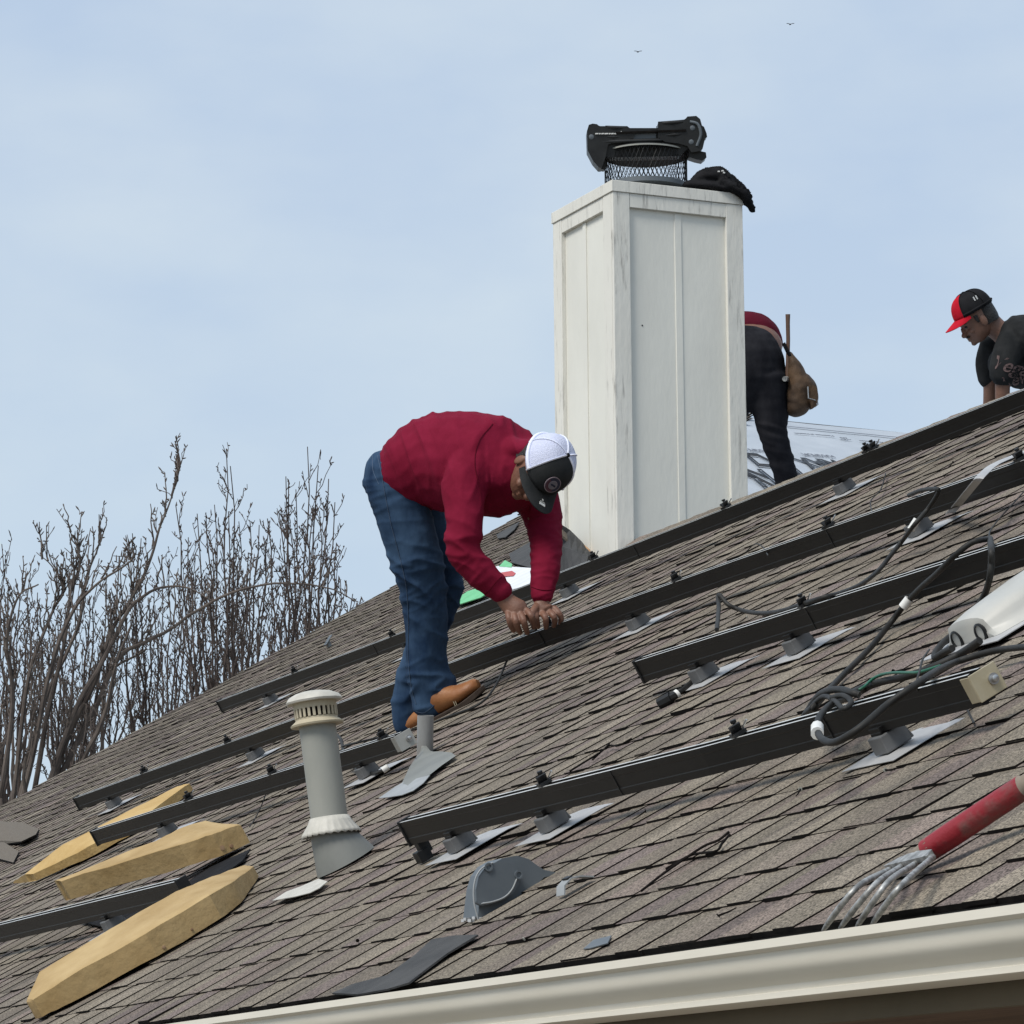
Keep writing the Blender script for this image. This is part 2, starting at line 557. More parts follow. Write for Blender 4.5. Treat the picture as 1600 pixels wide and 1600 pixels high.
# ------------------------------------------------------------------ house
U_L, U_R = -23.55, -1.0                           # rake end and the near end of the slope
V_E, V_RID, V_TOP = 2.53, 7.30, 10.72             # eave, lower ridge, upper ridge
A_HIP, B_HIP = RP(-15.9, V_RID), RP(-20.2, V_TOP) # hip from the lower ridge to the upper one
house = thing('house', (RP(-9, V_E).x, RP(-9, V_E).y, 0), 'brown shingled house with a cream gutter, the roof the crew is working on', 'house')
HO = house.location

dk = MB()                                         # decking under the shingles
low = [RP(U_L, V_E, -0.004), RP(U_R, V_E, -0.004), RP(U_R, V_RID, -0.004), RP(-15.9, V_RID, -0.004), RP(-20.2, V_TOP, -0.004), RP(U_L, V_TOP, -0.004)]
dk.prism(low, NX * -0.02)
dk.build('roof_deck', M['felt'], house, HO)

EXP = 0.1400


def u_limit(v):                                   # right-hand end of a course
    if v < V_RID - 0.03:
        return U_R
    return -15.9 + (v - V_RID) / (V_TOP - V_RID) * (-20.2 + 15.9) - 0.02


PAL = [(0.149, 0.127, 0.1), (0.16, 0.137, 0.107), (0.136, 0.114, 0.092), (0.125, 0.1, 0.09), (0.15, 0.12, 0.102), (0.167, 0.143, 0.114), (0.132, 0.112, 0.091)]


def tint(bias=1.0):
    c = random.choice(PAL)
    k = random.uniform(0.88, 1.10) * bias
    return tuple(x * k for x in c)


def sag(u, v):                                    # gentle waviness of an old roof
    return 0.006 * noise.noise(Vec((u * 0.45, v * 0.8, 3.1))) + 0.002 * noise.noise(Vec((u * 2.2, v * 3.1, 7.7)))


shg = MB()


def slab(u0, u1, v0, v1, hb0, ht0, ht1, col, skew=0.0):
    """one shingle piece: top face in its own colour, cut edges in bare asphalt"""
    s0, s1 = sag(u0, v0), sag(u1, v0)
    p = [RP(u0 + skew, v0, ht0 + s0), RP(u1 - skew, v0, ht0 + s1), RP(u1, v1, ht1 + s1), RP(u0, v1, ht1 + s0)]
    q = [RP(u0 + skew, v0, hb0 + s0 - 0.004), RP(u1 - skew, v0, hb0 + s1 - 0.004)]
    q += [RP(u1, v1, ht1 - 0.006 + s1), RP(u0, v1, ht1 - 0.006 + s0)]
    shg.add(p, [(0, 1, 2, 3)], 0, col)
    shg.add([p[0], p[1], q[1], q[0]], [(0, 3, 2, 1)], 1)
    shg.add([p[1], p[2], q[2], q[1]], [(0, 3, 2, 1)], 1)
    shg.add([p[3], p[0], q[0], q[3]], [(0, 3, 2, 1)], 1)


i = 0
while True:
    v0 = V_E + i * EXP
    if v0 > V_TOP - 0.05:
        break
    ur = u_limit(v0 + 0.05)
    vend = V_RID if v0 < V_RID else V_TOP
    v1 = v0 + EXP + 0.03
    if v0 < V_RID and v1 > V_RID and ur > -15:
        v1 = V_RID
    # backing strips about a metre long
    u = U_L + random.uniform(-0.6, 0)
    jit = random.uniform(-0.004, 0.004)
    while u < ur:
        w = random.uniform(0.85, 1.05)
        a, b = max(u, U_L - 0.02), min(u + w - 0.003, ur)
        if b - a > 0.02:
            j2 = jit + random.uniform(-0.003, 0.003)
            n = max(1, int((b - a) / 0.17))
            e = [a + (b - a) * k / n for k in range(n + 1)]
            for k in range(n):
                slab(e[k], e[k + 1] + 0.0004, v0 + j2, v1, 0.0, 0.0060, 0.0012, tint(0.90))
        u += w
    u = U_L + random.uniform(-0.2, 0)
    while u < ur:                                 # laminated tabs on top
        w = random.choice((random.uniform(0.075, 0.12), random.uniform(0.09, 0.17)))
        a, b = max(u, U_L - 0.02), min(u + w, ur)
        if b - a > 0.02:
            lift = 0.003 if random.random() < 0.06 else 0
            slab(a, b, v0 - 0.002 + random.uniform(-0.003, 0.003) + jit, v1 - 0.004, 0.0056, 0.0088 + lift + random.uniform(-.0006, .0010), 0.0034, tint(1.03), random.uniform(0.0, 0.006))
        u += w + random.uniform(0.05, 0.13)
    i += 1
shg.build('shingles', [M['shingle'], M['shingle_edge']], house, HO, recalc=False)

# ridge caps, hip caps and rake edge
cp = MB()
u = -15.9
while u < U_R:
    s = 0.004 * random.random()
    for sg in (0,):
        a0, a1 = RP(u, V_RID - 0.11, 0.016 + s), RP(u + 0.3, V_RID - 0.11, 0.012)
        b0, b1 = RP(u, V_RID + 0.005, 0.022 + s), RP(u + 0.3, V_RID + 0.005, 0.018)
        c0, c1 = b0 + Vec((0, 0.10, -0.062)), b1 + Vec((0, 0.10, -0.062))
        col = tint()
        cp.add([a0, a1, b1, b0, c0, c1], [(0, 1, 2, 3), (3, 2, 5, 4)], 0, col)
        d = NX * -0.008
        cp.add([a0, b0, c0, a0 + d, b0 + d, c0 + d], [(0, 1, 4, 3), (1, 2, 5, 4)], 1)
        cp.add([a0, a1, a0 + d, a1 + d], [(0, 2, 3, 1)], 1)
    u += 0.14 + 0.006 * random.random()
u = U_L
rc = cp.build('ridge_cap', [M['shingle'], M['shingle_edge']], house, HO, recalc=False)
cp = MB()
while u < -20.75:
    a0, a1 = RP(u, V_TOP - 0.12, 0.02), RP(u + 0.3, V_TOP - 0.12, 0.016)
    b0, b1 = RP(u, V_TOP, 0.026), RP(u + 0.3, V_TOP, 0.022)
    c0, c1 = b0 + Vec((0, 0.1, -0.06)), b1 + Vec((0, 0.1, -0.06))
    cp.add([a0, a1, b1, b0, c0, c1], [(0, 1, 2, 3), (3, 2, 5, 4)], 0, tint())
    cp.add([a0, a1, a0 + NX * -0.01, a1 + NX * -0.01], [(0, 2, 3, 1)], 1)
    u += 0.14
cp.build('ridge_cap', [M['shingle'], M['shingle_edge']], house, HO, recalc=False)

# the slopes that fall away behind
rr = MB()
drop = Vec((0, 6.0, -6.0 * math.tan(PIT)))
top_l, top_r = RP(-15.9, V_RID, -0.012), RP(U_R, V_RID, -0.012)
rr.prism([top_l + Vec((-4, 0, 0)), top_r, top_r + drop, top_l + Vec((-4, 0, 0)) + drop], (0, 0, -0.05))
tl, tr = RP(U_L, V_TOP, -0.012), RP(-20.2, V_TOP, -0.012)
rr.prism([tl, tr, tr + drop, tl + drop], (0, 0, -0.05))
rr.build('rear_roof', M['felt'], house, HO)
# the slope facing the camera beyond the chimney, stripped and wrapped
zq0, xq0, zq1, xq1 = B_HIP.z, B_HIP.x, A_HIP.z, A_HIP.x
QS = (zq1 - zq0) / (xq1 - xq0)


def onQ(px, py, h=0.0):
    r = ray(px, py)                               # z = zq0 + QS*(x-xq0) + h
    t = (zq0 + h - QS * xq0 - CAM.z) / (r.z - QS * r.x)
    return CAM + r * t


QV = Vec((1, 0, QS)).normalized()                 # down that slope
QN = Vec((0, 1, 0)).cross(Vec((1, 0, QS))).normalized()
if QN.z < 0:
    QN = -QN
sq = MB()
sq.prism([B_HIP, A_HIP, A_HIP + QV * 3.2, A_HIP + QV * 3.2 + Vec((0, 12, 0)), B_HIP + Vec((0, 12, 0)) + QV * 1.75], QN * -0.06)
sq.build('side_roof', M['felt'], house, HO)

# fascia, soffit, rake board and walls
E0, E1 = RP(U_L, V_E), RP(U_R, V_E)
fa = MB()
YF = E0.y + 0.035
fa.box(((U_L + U_R) / 2, YF + 0.0125, E0.z - 0.0825), (U_R - U_L, 0.025, 0.125))
fa.build('fascia', M['fascia'], house, HO)
sf = MB()
sf.box(((U_L + U_R) / 2, YF + 0.30, E0.z - 0.135), (U_R - U_L - 0.2, 0.56, 0.012))
sf.build('soffit', M['soffit'], house, HO)
wl = MB()
wl.prism([(U_L + 0.5, YF + 0.5, 0), (U_R - 0.3, YF + 0.5, 0), (U_R - 0.3, 11.5, 0), (U_L + 0.5, 11.5, 0)], (0, 0, E0.z - 0.143))
gz = [Vec((U_L + 0.5, YF + 0.5, E0.z - 0.205)), Vec((U_L + 0.5, RP(0, V_TOP).y, RP(0, V_TOP).z - 0.15)), Vec((U_L + 0.5, 2 * RP(0, V_TOP).y - YF, E0.z - 0.205))]
wl.prism(gz, (0.15, 0, 0))
wl.build('wall', M['wall'], house, HO)
rk = MB()
rk.prism([RP(U_L - 0.03, V_E, -0.03), RP(U_L - 0.03, V_TOP, -0.03), RP(U_L - 0.03, V_TOP, -0.19), RP(U_L - 0.03, V_E, -0.19)], (0.025, 0, 0))
rk.build('rake_board', M['fascia'], house, HO)

# gutter: a K-style profile run along the eave
YL, ZL = 2.597, CAM.z + 0.371                     # front lip
prof = [(0.0, 0.0), (0.0, -0.0135), (0.004, -0.017), (0.011, -0.019), (0.0125, -0.030), (0.0135, -0.040), (0.019, -0.050), (0.030, -0.060), (0.038, -0.068), (0.0395, -0.0775),
        (0.036, -0.079), (0.036, -0.088), (0.040, -0.090), (0.118, -0.090), (0.118, 0.012)]
inn = [(0.1165, 0.012), (0.1165, -0.0885), (0.0405, -0.0885), (0.0375, -0.087), (0.0375, -0.080), (0.041, -0.0775), (0.0395, -0.067), (0.031, -0.0585), (0.020, -0.0485), (0.015, -0.039), (0.014, -0.0295), (0.0125, -0.0175),
       (0.012, -0.004), (0.010, 0.0)]
gt = MB()
loop = prof + inn
us = [U_L - 0.02 + (U_R + 0.04 - U_L) * k / 60 for k in range(61)]
rings = []
for x in us:
    wv = 0.0035 * noise.noise(Vec((x * 0.5, 0, 0)))
    rings.append([Vec((x, YL + y + wv, ZL + z + 0.4 * wv)) for y, z in loop])
gt.loft(rings)
gut = gt.build('gutter', M['gutter'], house, HO, smooth=35)
dp = MB()                                         # drip edge and the trough's dirty floor
dp.box(((U_L + U_R) / 2, YL + 0.078, ZL - 0.082), (U_R - U_L, 0.07, 0.008))
dp.build('gutter_debris', M['gutter_in'], gut, HO)
de = MB()
de.box(((U_L + U_R) / 2, E0.y + 0.012, E0.z - 0.014), (U_R - U_L, 0.03, 0.006))
de.box(((U_L + U_R) / 2, E0.y + 0.0215, E0.z - 0.055), (U_R - U_L, 0.003, 0.076))
de.build('drip_edge', M['gutter_in'], house, HO)

# exposed felt, patches and sheets lying on the slope ------------------------------------------------
def flat_on_roof(name, pix, m, label, cat, h=0.016, th=0.004, curl=0.0, n=8, group=None):
    pts = [uv(x, y, h) for x, y in pix]
    cu = sum(p[0] for p in pts) / len(pts)
    cv = sum(p[1] for p in pts) / len(pts)
    t = roof_thing(name, cu, cv, label, cat, group)
    b = MB()
    b.prism([(p[0] - cu, p[1] - cv, h + curl * math.sin(k * 2.1)) for k, p in enumerate(pts)], (0, 0, th))
    o = b.build('sheet', m, t)
    return t


flat_on_roof('felt_strip', [(520, 1554), (552, 1540), (606, 1526), (650, 1494), (676, 1470), (712, 1464), (748, 1463), (700, 1492), (668, 1516), (640, 1538), (606, 1548), (560, 1556)], M['felt'],
             'bare black felt strip where a shingle is missing above the gutter', 'roofing felt', h=0.0125)
flat_on_roof('felt_patch', [(912, 1484), (928, 1470), (956, 1463), (950, 1475), (922, 1483)], M['slate'],
             'small dark bare patch of shingle just above the gutter', 'shingle patch', h=0.0115, th=0.002)
flat_on_roof('felt_patch', [(796, 866), (828, 848), (858, 834), (876, 824), (906, 846), (922, 868), (905, 882), (880, 892), (830, 888), (800, 880)], M['felt'],
             'exposed dark felt at the foot of the chimney behind the far arm', 'roofing felt', h=0.02)
flat_on_roof('plastic_sheet', [(768, 888), (780, 886), (838, 888), (838, 912), (790, 926), (772, 904)], M['paper'],
             'white printed wrapper sheet lying on the roof between the arms', 'wrapper', h=0.03, curl=0.004)
flat_on_roof('green_film', [(712, 938), (732, 926), (748, 918), (762, 928), (752, 936), (716, 944)], M['green_film'],
             'larger green plastic scrap beside the knee of the bent worker', 'plastic scrap', h=0.03, curl=0.006)
flat_on_roof('green_film', [(780, 886), (790, 877), (800, 881), (800, 887)], M['green_film'],
             'small green plastic scrap above the white wrapper', 'plastic scrap', h=0.035, curl=0.004)
flat_on_roof('shingle_patch', [(776, 836), (800, 822), (812, 816), (804, 828), (790, 840), (778, 842)], M['felt'],
             'dark loose shingle piece under the chest of the bent worker', 'shingle patch', h=0.02)
pp = MB()
b_ = [on(x, y, 0.037) for x, y in ((776, 896), (800, 892), (806, 896), (802, 900), (782, 901))]
pp.prism(b_, NX * 0.001)
for o in bpy.data.objects:
    if o.name == 'plastic_sheet':
        bpy.context.view_layer.update()
        pr = pp.build('print', M['red_print'])
        pr.parent = o
        pr.matrix_parent_inverse = o.matrix_world.inverted()

# ================================================================== RAILS AND MOUNTS
H0, H1 = 0.056, 0.118
RPROF = [(-0.016, 0.0), (-0.016, 0.016), (-0.0152, 0.018), (-0.0152, 0.046), (-0.016, 0.048), (-0.016, 0.062), (-0.009, 0.062), (-0.0075, 0.050), (0.0075, 0.050), (0.009, 0.062), (0.016, 0.062), (0.016, 0.0)]


def build_rail(pts, label, ext=0.0, left_cap=True, right_cap=True, group='black solar mounting rails on the roof'):
    um = (pts[0][0] + pts[-1][0]) / 2
    vm = sum(p[1] for p in pts) / len(pts)
    t = roof_thing('mounting_rail', um, vm, label, 'mounting rail', group)
    b = MB()
    rings = [[Vec((u - um, v - vm + y, H0 + z)) for y, z in RPROF] for u, v in pts]
    n = len(RPROF)
    for i in range(len(rings) - 1):
        for j in range(n):
            k = (j + 1) % n
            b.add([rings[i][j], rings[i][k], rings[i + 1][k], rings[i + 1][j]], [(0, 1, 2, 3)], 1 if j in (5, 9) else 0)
    b.add(rings[0], [tuple(range(n))], 0)
    b.add(rings[-1], [tuple(range(n - 1, -1, -1))], 0)
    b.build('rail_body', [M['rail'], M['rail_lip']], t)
    for flag, (u, v), s in ((left_cap, pts[0], -1), (right_cap, pts[-1], 1)):
        if flag:
            c = MB()
            c.box((u - um + s * 0.004, v - vm, H0 + 0.031), (0.008, 0.040, 0.070))
            c.build('end_cap', M['black_plastic'], t, bevel=0.002)
    return t, um, vm, pts


def v_at(pts, u):
    for (a, va), (b, vb) in zip(pts, pts[1:]):
        if a <= u <= b:
            return va + (vb - va) * (u - a) / (b - a)
    return pts[0][1] if u < pts[0][0] else pts[-1][1]


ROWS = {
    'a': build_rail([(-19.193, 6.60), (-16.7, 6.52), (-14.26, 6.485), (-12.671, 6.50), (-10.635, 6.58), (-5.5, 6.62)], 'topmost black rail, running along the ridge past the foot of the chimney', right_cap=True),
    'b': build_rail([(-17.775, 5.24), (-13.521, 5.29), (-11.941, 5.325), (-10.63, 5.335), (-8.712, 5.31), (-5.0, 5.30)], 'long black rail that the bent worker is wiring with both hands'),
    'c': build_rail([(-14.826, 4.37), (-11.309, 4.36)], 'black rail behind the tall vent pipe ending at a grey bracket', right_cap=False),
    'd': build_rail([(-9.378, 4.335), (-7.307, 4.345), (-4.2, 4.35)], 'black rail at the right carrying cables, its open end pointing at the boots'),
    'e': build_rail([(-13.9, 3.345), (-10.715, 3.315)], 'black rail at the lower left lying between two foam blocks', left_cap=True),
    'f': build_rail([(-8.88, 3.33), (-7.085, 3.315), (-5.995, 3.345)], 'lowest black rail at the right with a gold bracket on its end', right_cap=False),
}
# splices: short dark sleeves where two lengths meet
for key, us in (('a', (-13.55, -16.6)), ('b', (-9.9, -12.1)), ('d', (-8.35,)), ('f', (-7.55, -6.55))):
    t, um, vm, pts = ROWS[key]
    for u in us:
        s = MB()
        s.box((u - um, v_at(pts, u) - vm - 0.0165, H0 + 0.031), (0.004, 0.002, 0.060))
        s.build('splice', M['black_plastic'], t)

# clamps bolted to the rails
cb = MB()
cb.box((0, 0, 0.006), (0.042, 0.036, 0.010), mi=0)
cb.box((0.012, -0.004, 0.020), (0.006, 0.030, 0.026), Matrix.Rotation(0.5, 3, 'Y'), 0)
cb.box((-0.014, 0.002, 0.018), (0.005, 0.026, 0.022), Matrix.Rotation(-0.6, 3, 'Y'), 0)
cb.lathe([(0.0045, 0.008), (0.0045, 0.036)], ax=(0.1, 0.05, 1), n=10, mi=0)
cb.lathe([(0.008, 0.034), (0.009, 0.036), (0.009, 0.042), (0.007, 0.043)], ax=(0.1, 0.05, 1), n=6, mi=0)
cb.lathe([(0.003, 0.0), (0.003, 0.03)], c=(0.012, 0.012, 0.012), ax=(0.7, 0.5, 0.6), n=8, mi=1)
CL = cb.build('clamp', [M['black_plastic'], M['steel']])
cl_first = [True]


def clamp(key, px, py, sc=1.0):
    t, um, vm, pts = ROWS[key]
    u = uv(px, py, H1)[0]
    o = CL if cl_first[0] else CL.copy()
    if not cl_first[0]:
        C.objects.link(o)
    cl_first[0] = False
    o.parent = t
    o.location = (u - um, v_at(pts, u) - vm, H1)
    o.rotation_euler = (0, 0, random.uniform(-0.3, 0.3))
    o.scale = (sc, sc, sc)


for k, x, y in (('a', 476, 1042), ('a', 620, 990), ('a', 942, 866), ('a', 1141, 790), ('a', 1362, 702), ('a', 1372, 698),
                ('b', 360, 1158), ('b', 231, 1204), ('b', 1046, 914), ('b', 1298, 822), ('b', 846, 986), ('b', 1590, 722),
                ('c', 437, 1202), ('c', 286, 1255), ('c', 602, 1152), ('d', 1270, 940), ('f', 1176, 1136), ('f', 872, 1214)):
    clamp(k, x, y, 0.8)

# end brackets
def end_bracket(key, m, name):
    t, um, vm, pts = ROWS[key]
    u, v = pts[-1]
    b = MB()
    b.box((u - um + 0.006, v - vm + 0.012, H0 + 0.033), (0.003, 0.062, 0.054))
    b.box((u - um - 0.010, v - vm - 0.0185, H0 + 0.033), (0.032, 0.003, 0.050))
    o = b.build(name, m, t, bevel=0.001)
    c = MB()
    c.lathe([(0.011, 0), (0.011, 0.004), (0.0065, 0.004), (0.0065, 0.011), (0.005, 0.012)], c=(u - um + 0.0075, v - vm + 0.024, H0 + 0.033), ax=(1, 0, 0), n=12)
    c.build('bolt', M['steel'], o, smooth=40)


end_bracket('f', M['gold'], 'end_bracket')
end_bracket('c', M['bracket_grey'], 'end_bracket')
t, um, vm, pts = ROWS['f']
hb = MB()
hb.box((pts[0][0] - um + 0.03, 0, 0.040), (0.028, 0.030, 0.034))
hb.box((pts[0][0] - um + 0.03, -0.012, 0.022), (0.036, 0.036, 0.030))
hb.build('hanging_foot', M['black_plastic'], t, bevel=0.002)

# mounts: flashing under the shingles, grey block, black foot and bolt
mt = roof_thing('roof_mount', 0, 0, 'x', 'roof mount', 'roof mounts under the rails')
fl = MB()
fl.sheet([[(x, y, z) for x, z in ((-0.105, z0 - 0.0006), (-0.035, z0), (0.035, z0), (0.105, z0 - 0.0006))] for y, z0 in ((-0.085, 0.0135), (0.0, 0.0128), (0.07, 0.0108), (0.11, 0.005))], 0.0012)
fl.build('flashing', M['flash'], mt)
bk = MB()
bk.box((0, -0.015, 0.034), (0.052, 0.062, 0.036))
bk.add([(-0.024, 0.016, 0.018), (0.024, 0.016, 0.018), (0.024, 0.024, 0.018), (-0.024, 0.024, 0.018), (-0.024, 0.016, 0.046), (0.024, 0.016, 0.046)], [(0, 3, 2, 1), (2, 3, 4, 5), (0, 4, 3), (1, 2, 5), (0, 1, 5, 4)])
bk.build('block', M['block'], mt, bevel=0.003)
lf = MB()
lf.box((0, -0.030, 0.0605), (0.042, 0.012, 0.014))
lf.box((0, -0.022, 0.0555), (0.042, 0.030, 0.006))
lf.build('foot', M['rail'], mt, bevel=0.0015)
bo = MB()
bo.lathe([(0.012, 0.052), (0.012, 0.056), (0.0075, 0.056), (0.0075, 0.066), (0.006, 0.067)], c=(0, 0.004, 0), n=12)
bo.build('bolt', M['steel'], mt, smooth=40)
MT = [('a', 427, 1089, 'mount under the far end of the topmost rail'), ('a', 942, 892, 'mount under the topmost rail by the near corner of the chimney'), ('a', 1304, 768, 'mount under the topmost rail right of the chimney'),
      ('b', 406, 1173, 'mount below the wired rail left of the tall vent pipe'), ('b', 990, 974, 'mount on the wired rail just right of the hands'), ('b', 1416, 834, 'mount behind the taped cable right of the chimney'), ('b', 192, 1245, 'mount at the far left end above the uppermost foam wedge'),
      ('c', 253, 1300, 'mount of the rail that lies over the uppermost foam wedge'), ('c', 612, 1180, 'mount beside the grey end bracket near the boots'),
      ('d', 1120, 1036, 'mount with a black connector cable hanging beside it'), ('d', 1274, 988, 'mount under the cable rail, upslope of the hanging connector'),
      ('f', 740, 1300, 'mount nearest the open end of the lowest rail'), ('f', 881, 1269, 'second mount from the open end of the lowest rail'), ('f', 1432, 1128, 'mount below the gold bracket of the lowest rail'),
      ('e', 195, 1430, 'shaded mount between the two lower foam blocks'), ('a', 690, 985, 'mount hidden beside the legs of the bent worker')]
first = True
for k, x, y, lab in MT:
    pts = ROWS[k][3]
    u = uv(x, y, 0.035)[0]
    o = mt if first else copy_tree(mt)
    first = False
    o.location = RP(u, v_at(pts, u) + 0.012, 0)
    o['label'] = 'grey block ' + lab

# ================================================================== CABLES
def cable(name, pts, r, label, m=None, cat='cable', group='black cables on the rails', k=6, n=8):
    w = [on(x, y, h) for x, y, h in pts]
    o = w[0].copy()
    b = MB()
    b.tube(spline(w, k), r * 0.74, n)
    ob = b.build(name, m or M['cable'], None, o, smooth=60)
    tag(ob, label, cat, group)
    return ob


def child_tube(name, pts, r, m, parent):
    b = MB()
    b.tube(spline([on(x, y, h) for x, y, h in pts]), r, 10)
    return b.build(name, m, parent, parent.location, smooth=60)


cable('cable', [(838, 984, .135), (822, 990, .12), (806, 1003, .09), (797, 1020, .07), (790, 1037, .05), (777, 1067, .03), (760, 1091, .022), (742, 1104, .02), (725, 1111, .02), (700, 1120, .02), (680, 1128, .02), (652, 1138, .02), (620, 1148, .045), (590, 1153, .09), (560, 1160, .122), (535, 1166, .124)], 0.0055,
      'black cable dropping from the hands past the boot toe')
c = cable('cable', [(527, 1149, .10), (533, 1156, .09), (536, 1170, .07), (541, 1186, .05), (552, 1198, .03), (568, 1206, .02), (586, 1208, .02), (600, 1203, .022)], 0.008, 'short thick cable looping out from behind the tall vent pipe')
child_tube('white_end', [(598, 1204, .024), (607, 1198, .026)], 0.011, M['tape'], c)
c = cable('cable', [(1420, 774, .12), (1440, 766, .14), (1462, 764, .15), (1466, 770, .14), (1450, 795, .11), (1427, 822, .09), (1410, 845, .05), (1393, 866, .04), (1372, 892, .03), (1345, 913, .05), (1312, 927, .11), (1285, 934, .13), (1256, 943, .125), (1230, 952, .10), (1208, 957, .08), (1185, 958, .06), (1160, 954, .06), (1138, 945, .09), (1126, 931, .12), (1122, 932, .12), (1123, 950, .10), (1120, 984, .09)], 0.0085,
          'black cable arching from the second rail down to the cable rail')
child_tube('tape_wrap', [(1433, 812, .096), (1423, 828, .08)], 0.0105, M['tape'], c)
c = cable('connector_cable', [(1098, 1030, .06), (1094, 1042, .045), (1088, 1055, .03), (1078, 1068, .02), (1064, 1080, .02), (1056, 1086, .02)], 0.009, 'short black cable with a plug hanging at the cable rail', cat='connector cable')
b = MB()
q0, q1 = on(1058, 1085, .02), on(1030, 1100, .018)
b.tube([q0, q0.lerp(q1, .3), q0.lerp(q1, .32), q1], [.012, .012, .017, .016], 8)
b.build('plug', M['black_plastic'], c, c.location, smooth=40)
child_tube('plug_ring', [(1060, 1083, .021), (1056, 1086, .02)], 0.0125, M['tape'], c)
c = cable('cable', [(1546, 842, .13), (1532, 844, .15), (1515, 850, .155), (1490, 870, .145), (1464, 896, .12), (1440, 917, .09), (1416, 942, .06), (1390, 975, .03), (1360, 1012, .02), (1320, 1052, .02), (1298, 1075, .03), (1285, 1090, .09), (1273, 1103, .12), (1262, 1112, .10)], 0.0095,
          'longest straight black cable running down from the clump of ties at right')
child_tube('tape_wrap', [(1421, 936, .0668), (1411, 949, .056)], 0.0118, M['tape'], c)
cable('cable', [(1547, 842, .13), (1549, 858, .145), (1549, 880, .12), (1546, 905, .09), (1538, 930, .05), (1525, 953, .03), (1508, 976, .03), (1495, 990, .03)], 0.0105, 'thick black cable hanging over the cable rail towards the grey housing')
cable('cable', [(1531, 1001, .045), (1520, 1009, .04), (1500, 1022, .03), (1475, 1035, .03), (1450, 1046, .03), (1412, 1058, .03), (1375, 1066, .03), (1340, 1079, .035), (1310, 1095, .11), (1298, 1103, .122)], 0.0115, 'thick black cable leaving the larger hole of the grey housing')
cable('cable', [(1488, 1013, .035), (1474, 1020, .03), (1461, 1028, .025), (1463, 1018, .03), (1475, 1003, .03), (1490, 992, .03)], 0.0105, 'short bent black cable leaving the smaller hole of the grey housing')
c = cable('cable', [(1640, 1008, .04), (1600, 1011, .04), (1565, 1015, .04), (1537, 1021, .045), (1510, 1029, .05), (1487, 1037, .06), (1468, 1046, .10), (1450, 1057, .14), (1425, 1074, .15), (1387, 1101, .145), (1352, 1131, .14), (1325, 1150, .135), (1302, 1160, .13), (1285, 1155, .13), (1277, 1140, .13), (1280, 1122, .135), (1290, 1108, .135), (1303, 1098, .13)], 0.0095,
          'black cable hanging in a big loop over the face of the lowest rail')
child_tube('tape_wrap', [(1277, 1146, .13), (1277, 1136, .131)], 0.0125, M['tape'], c)
cable('cable', [(1343, 1086, .13), (1330, 1082, .14), (1312, 1077, .145), (1292, 1080, .14), (1278, 1088, .12), (1268, 1101, .08), (1256, 1120, .03), (1245, 1138, .02), (1228, 1158, .02), (1212, 1174, .015)], 0.0095, 'black cable curling over the lowest rail and ending below it')
cable('cable', [(1265, 1108, .09), (1276, 1096, .125), (1290, 1088, .135), (1306, 1096, .135), (1318, 1108, .128), (1330, 1097, .13), (1318, 1087, .14), (1300, 1090, .14)], 0.0075, 'tangle of thin black cable tied on top of the lowest rail')
cable('ground_wire', [(1470, 1040, .05), (1437, 1050, .05), (1418, 1051, .05), (1398, 1051, .05), (1378, 1054, .045), (1362, 1062, .04), (1350, 1073, .04), (1336, 1081, .04)], 0.0045, 'thin green ground wire beside the thick cables', M['green_wire'], 'wire', None)
for pts, lab in (([(1452, 1015, .09), (1442, 1030, .12), (1437, 1048, .14), (1432, 1068, .135), (1436, 1085, .10), (1446, 1103, .06)], 'thin tie wire round the lowest rail near its gold bracket'),
                 ([(1503, 1089, .03), (1512, 1110, .02), (1522, 1130, .015)], 'loose thin wire end under the gold bracket'),
                 ([(1600, 768, .015), (1580, 790, .02), (1560, 812, .05), (1547, 830, .10), (1546, 842, .13)], 'thin grey wire rising from the clump of ties at right'),
                 ([(1384, 740, .02), (1376, 765, .03), (1361, 782, .04), (1362, 800, .11)], 'thin curved wire between the two top rails'),
                 ([(418, 1232, .06), (410, 1255, .03), (398, 1280, .015), (390, 1292, .015)], 'thin dark wire from the rail to the middle foam block'),
                 ([(1166, 862, .02), (1180, 850, .05), (1192, 855, .08), (1200, 868, .12)], 'small wire loop on the second rail below the chimney'),
                 ([(1544, 882, .10), (1545, 905, .05), (1541, 945, .015)], 'thin tie wire beside the thick hanging cable')):
    cable('tie_wire', pts, 0.0028, lab, cat='wire', group='thin tie wires on the rails', n=6)
for pts, lab in (([(1002, 1392, .014), (1035, 1366, .016), (1065, 1345, .018), (1100, 1322, .02), (1122, 1313, .02), (1139, 1300, .022)], 'long dark strip of torn shingle edge on the open slope'),
                 ([(1040, 1358, .014), (1080, 1336, .016), (1118, 1330, .018), (1128, 1318, .02), (1140, 1304, .022)], 'short dark strip beside the long torn edge'),
                 ([(890, 1205, .014), (916, 1189, .018), (940, 1174, .02), (952, 1162, .022)], 'dark twisted scrap on the slope just above the lowest rail'),
                 ([(926, 1187, .014), (950, 1166, .018), (966, 1165, .018), (987, 1154, .02)], 'dark forked scrap upslope of the lowest rail')):
    cable('shingle_scrap', pts, 0.0034, lab, M['shingle_edge'], 'scrap', 'dark scraps on the open slope', n=6)

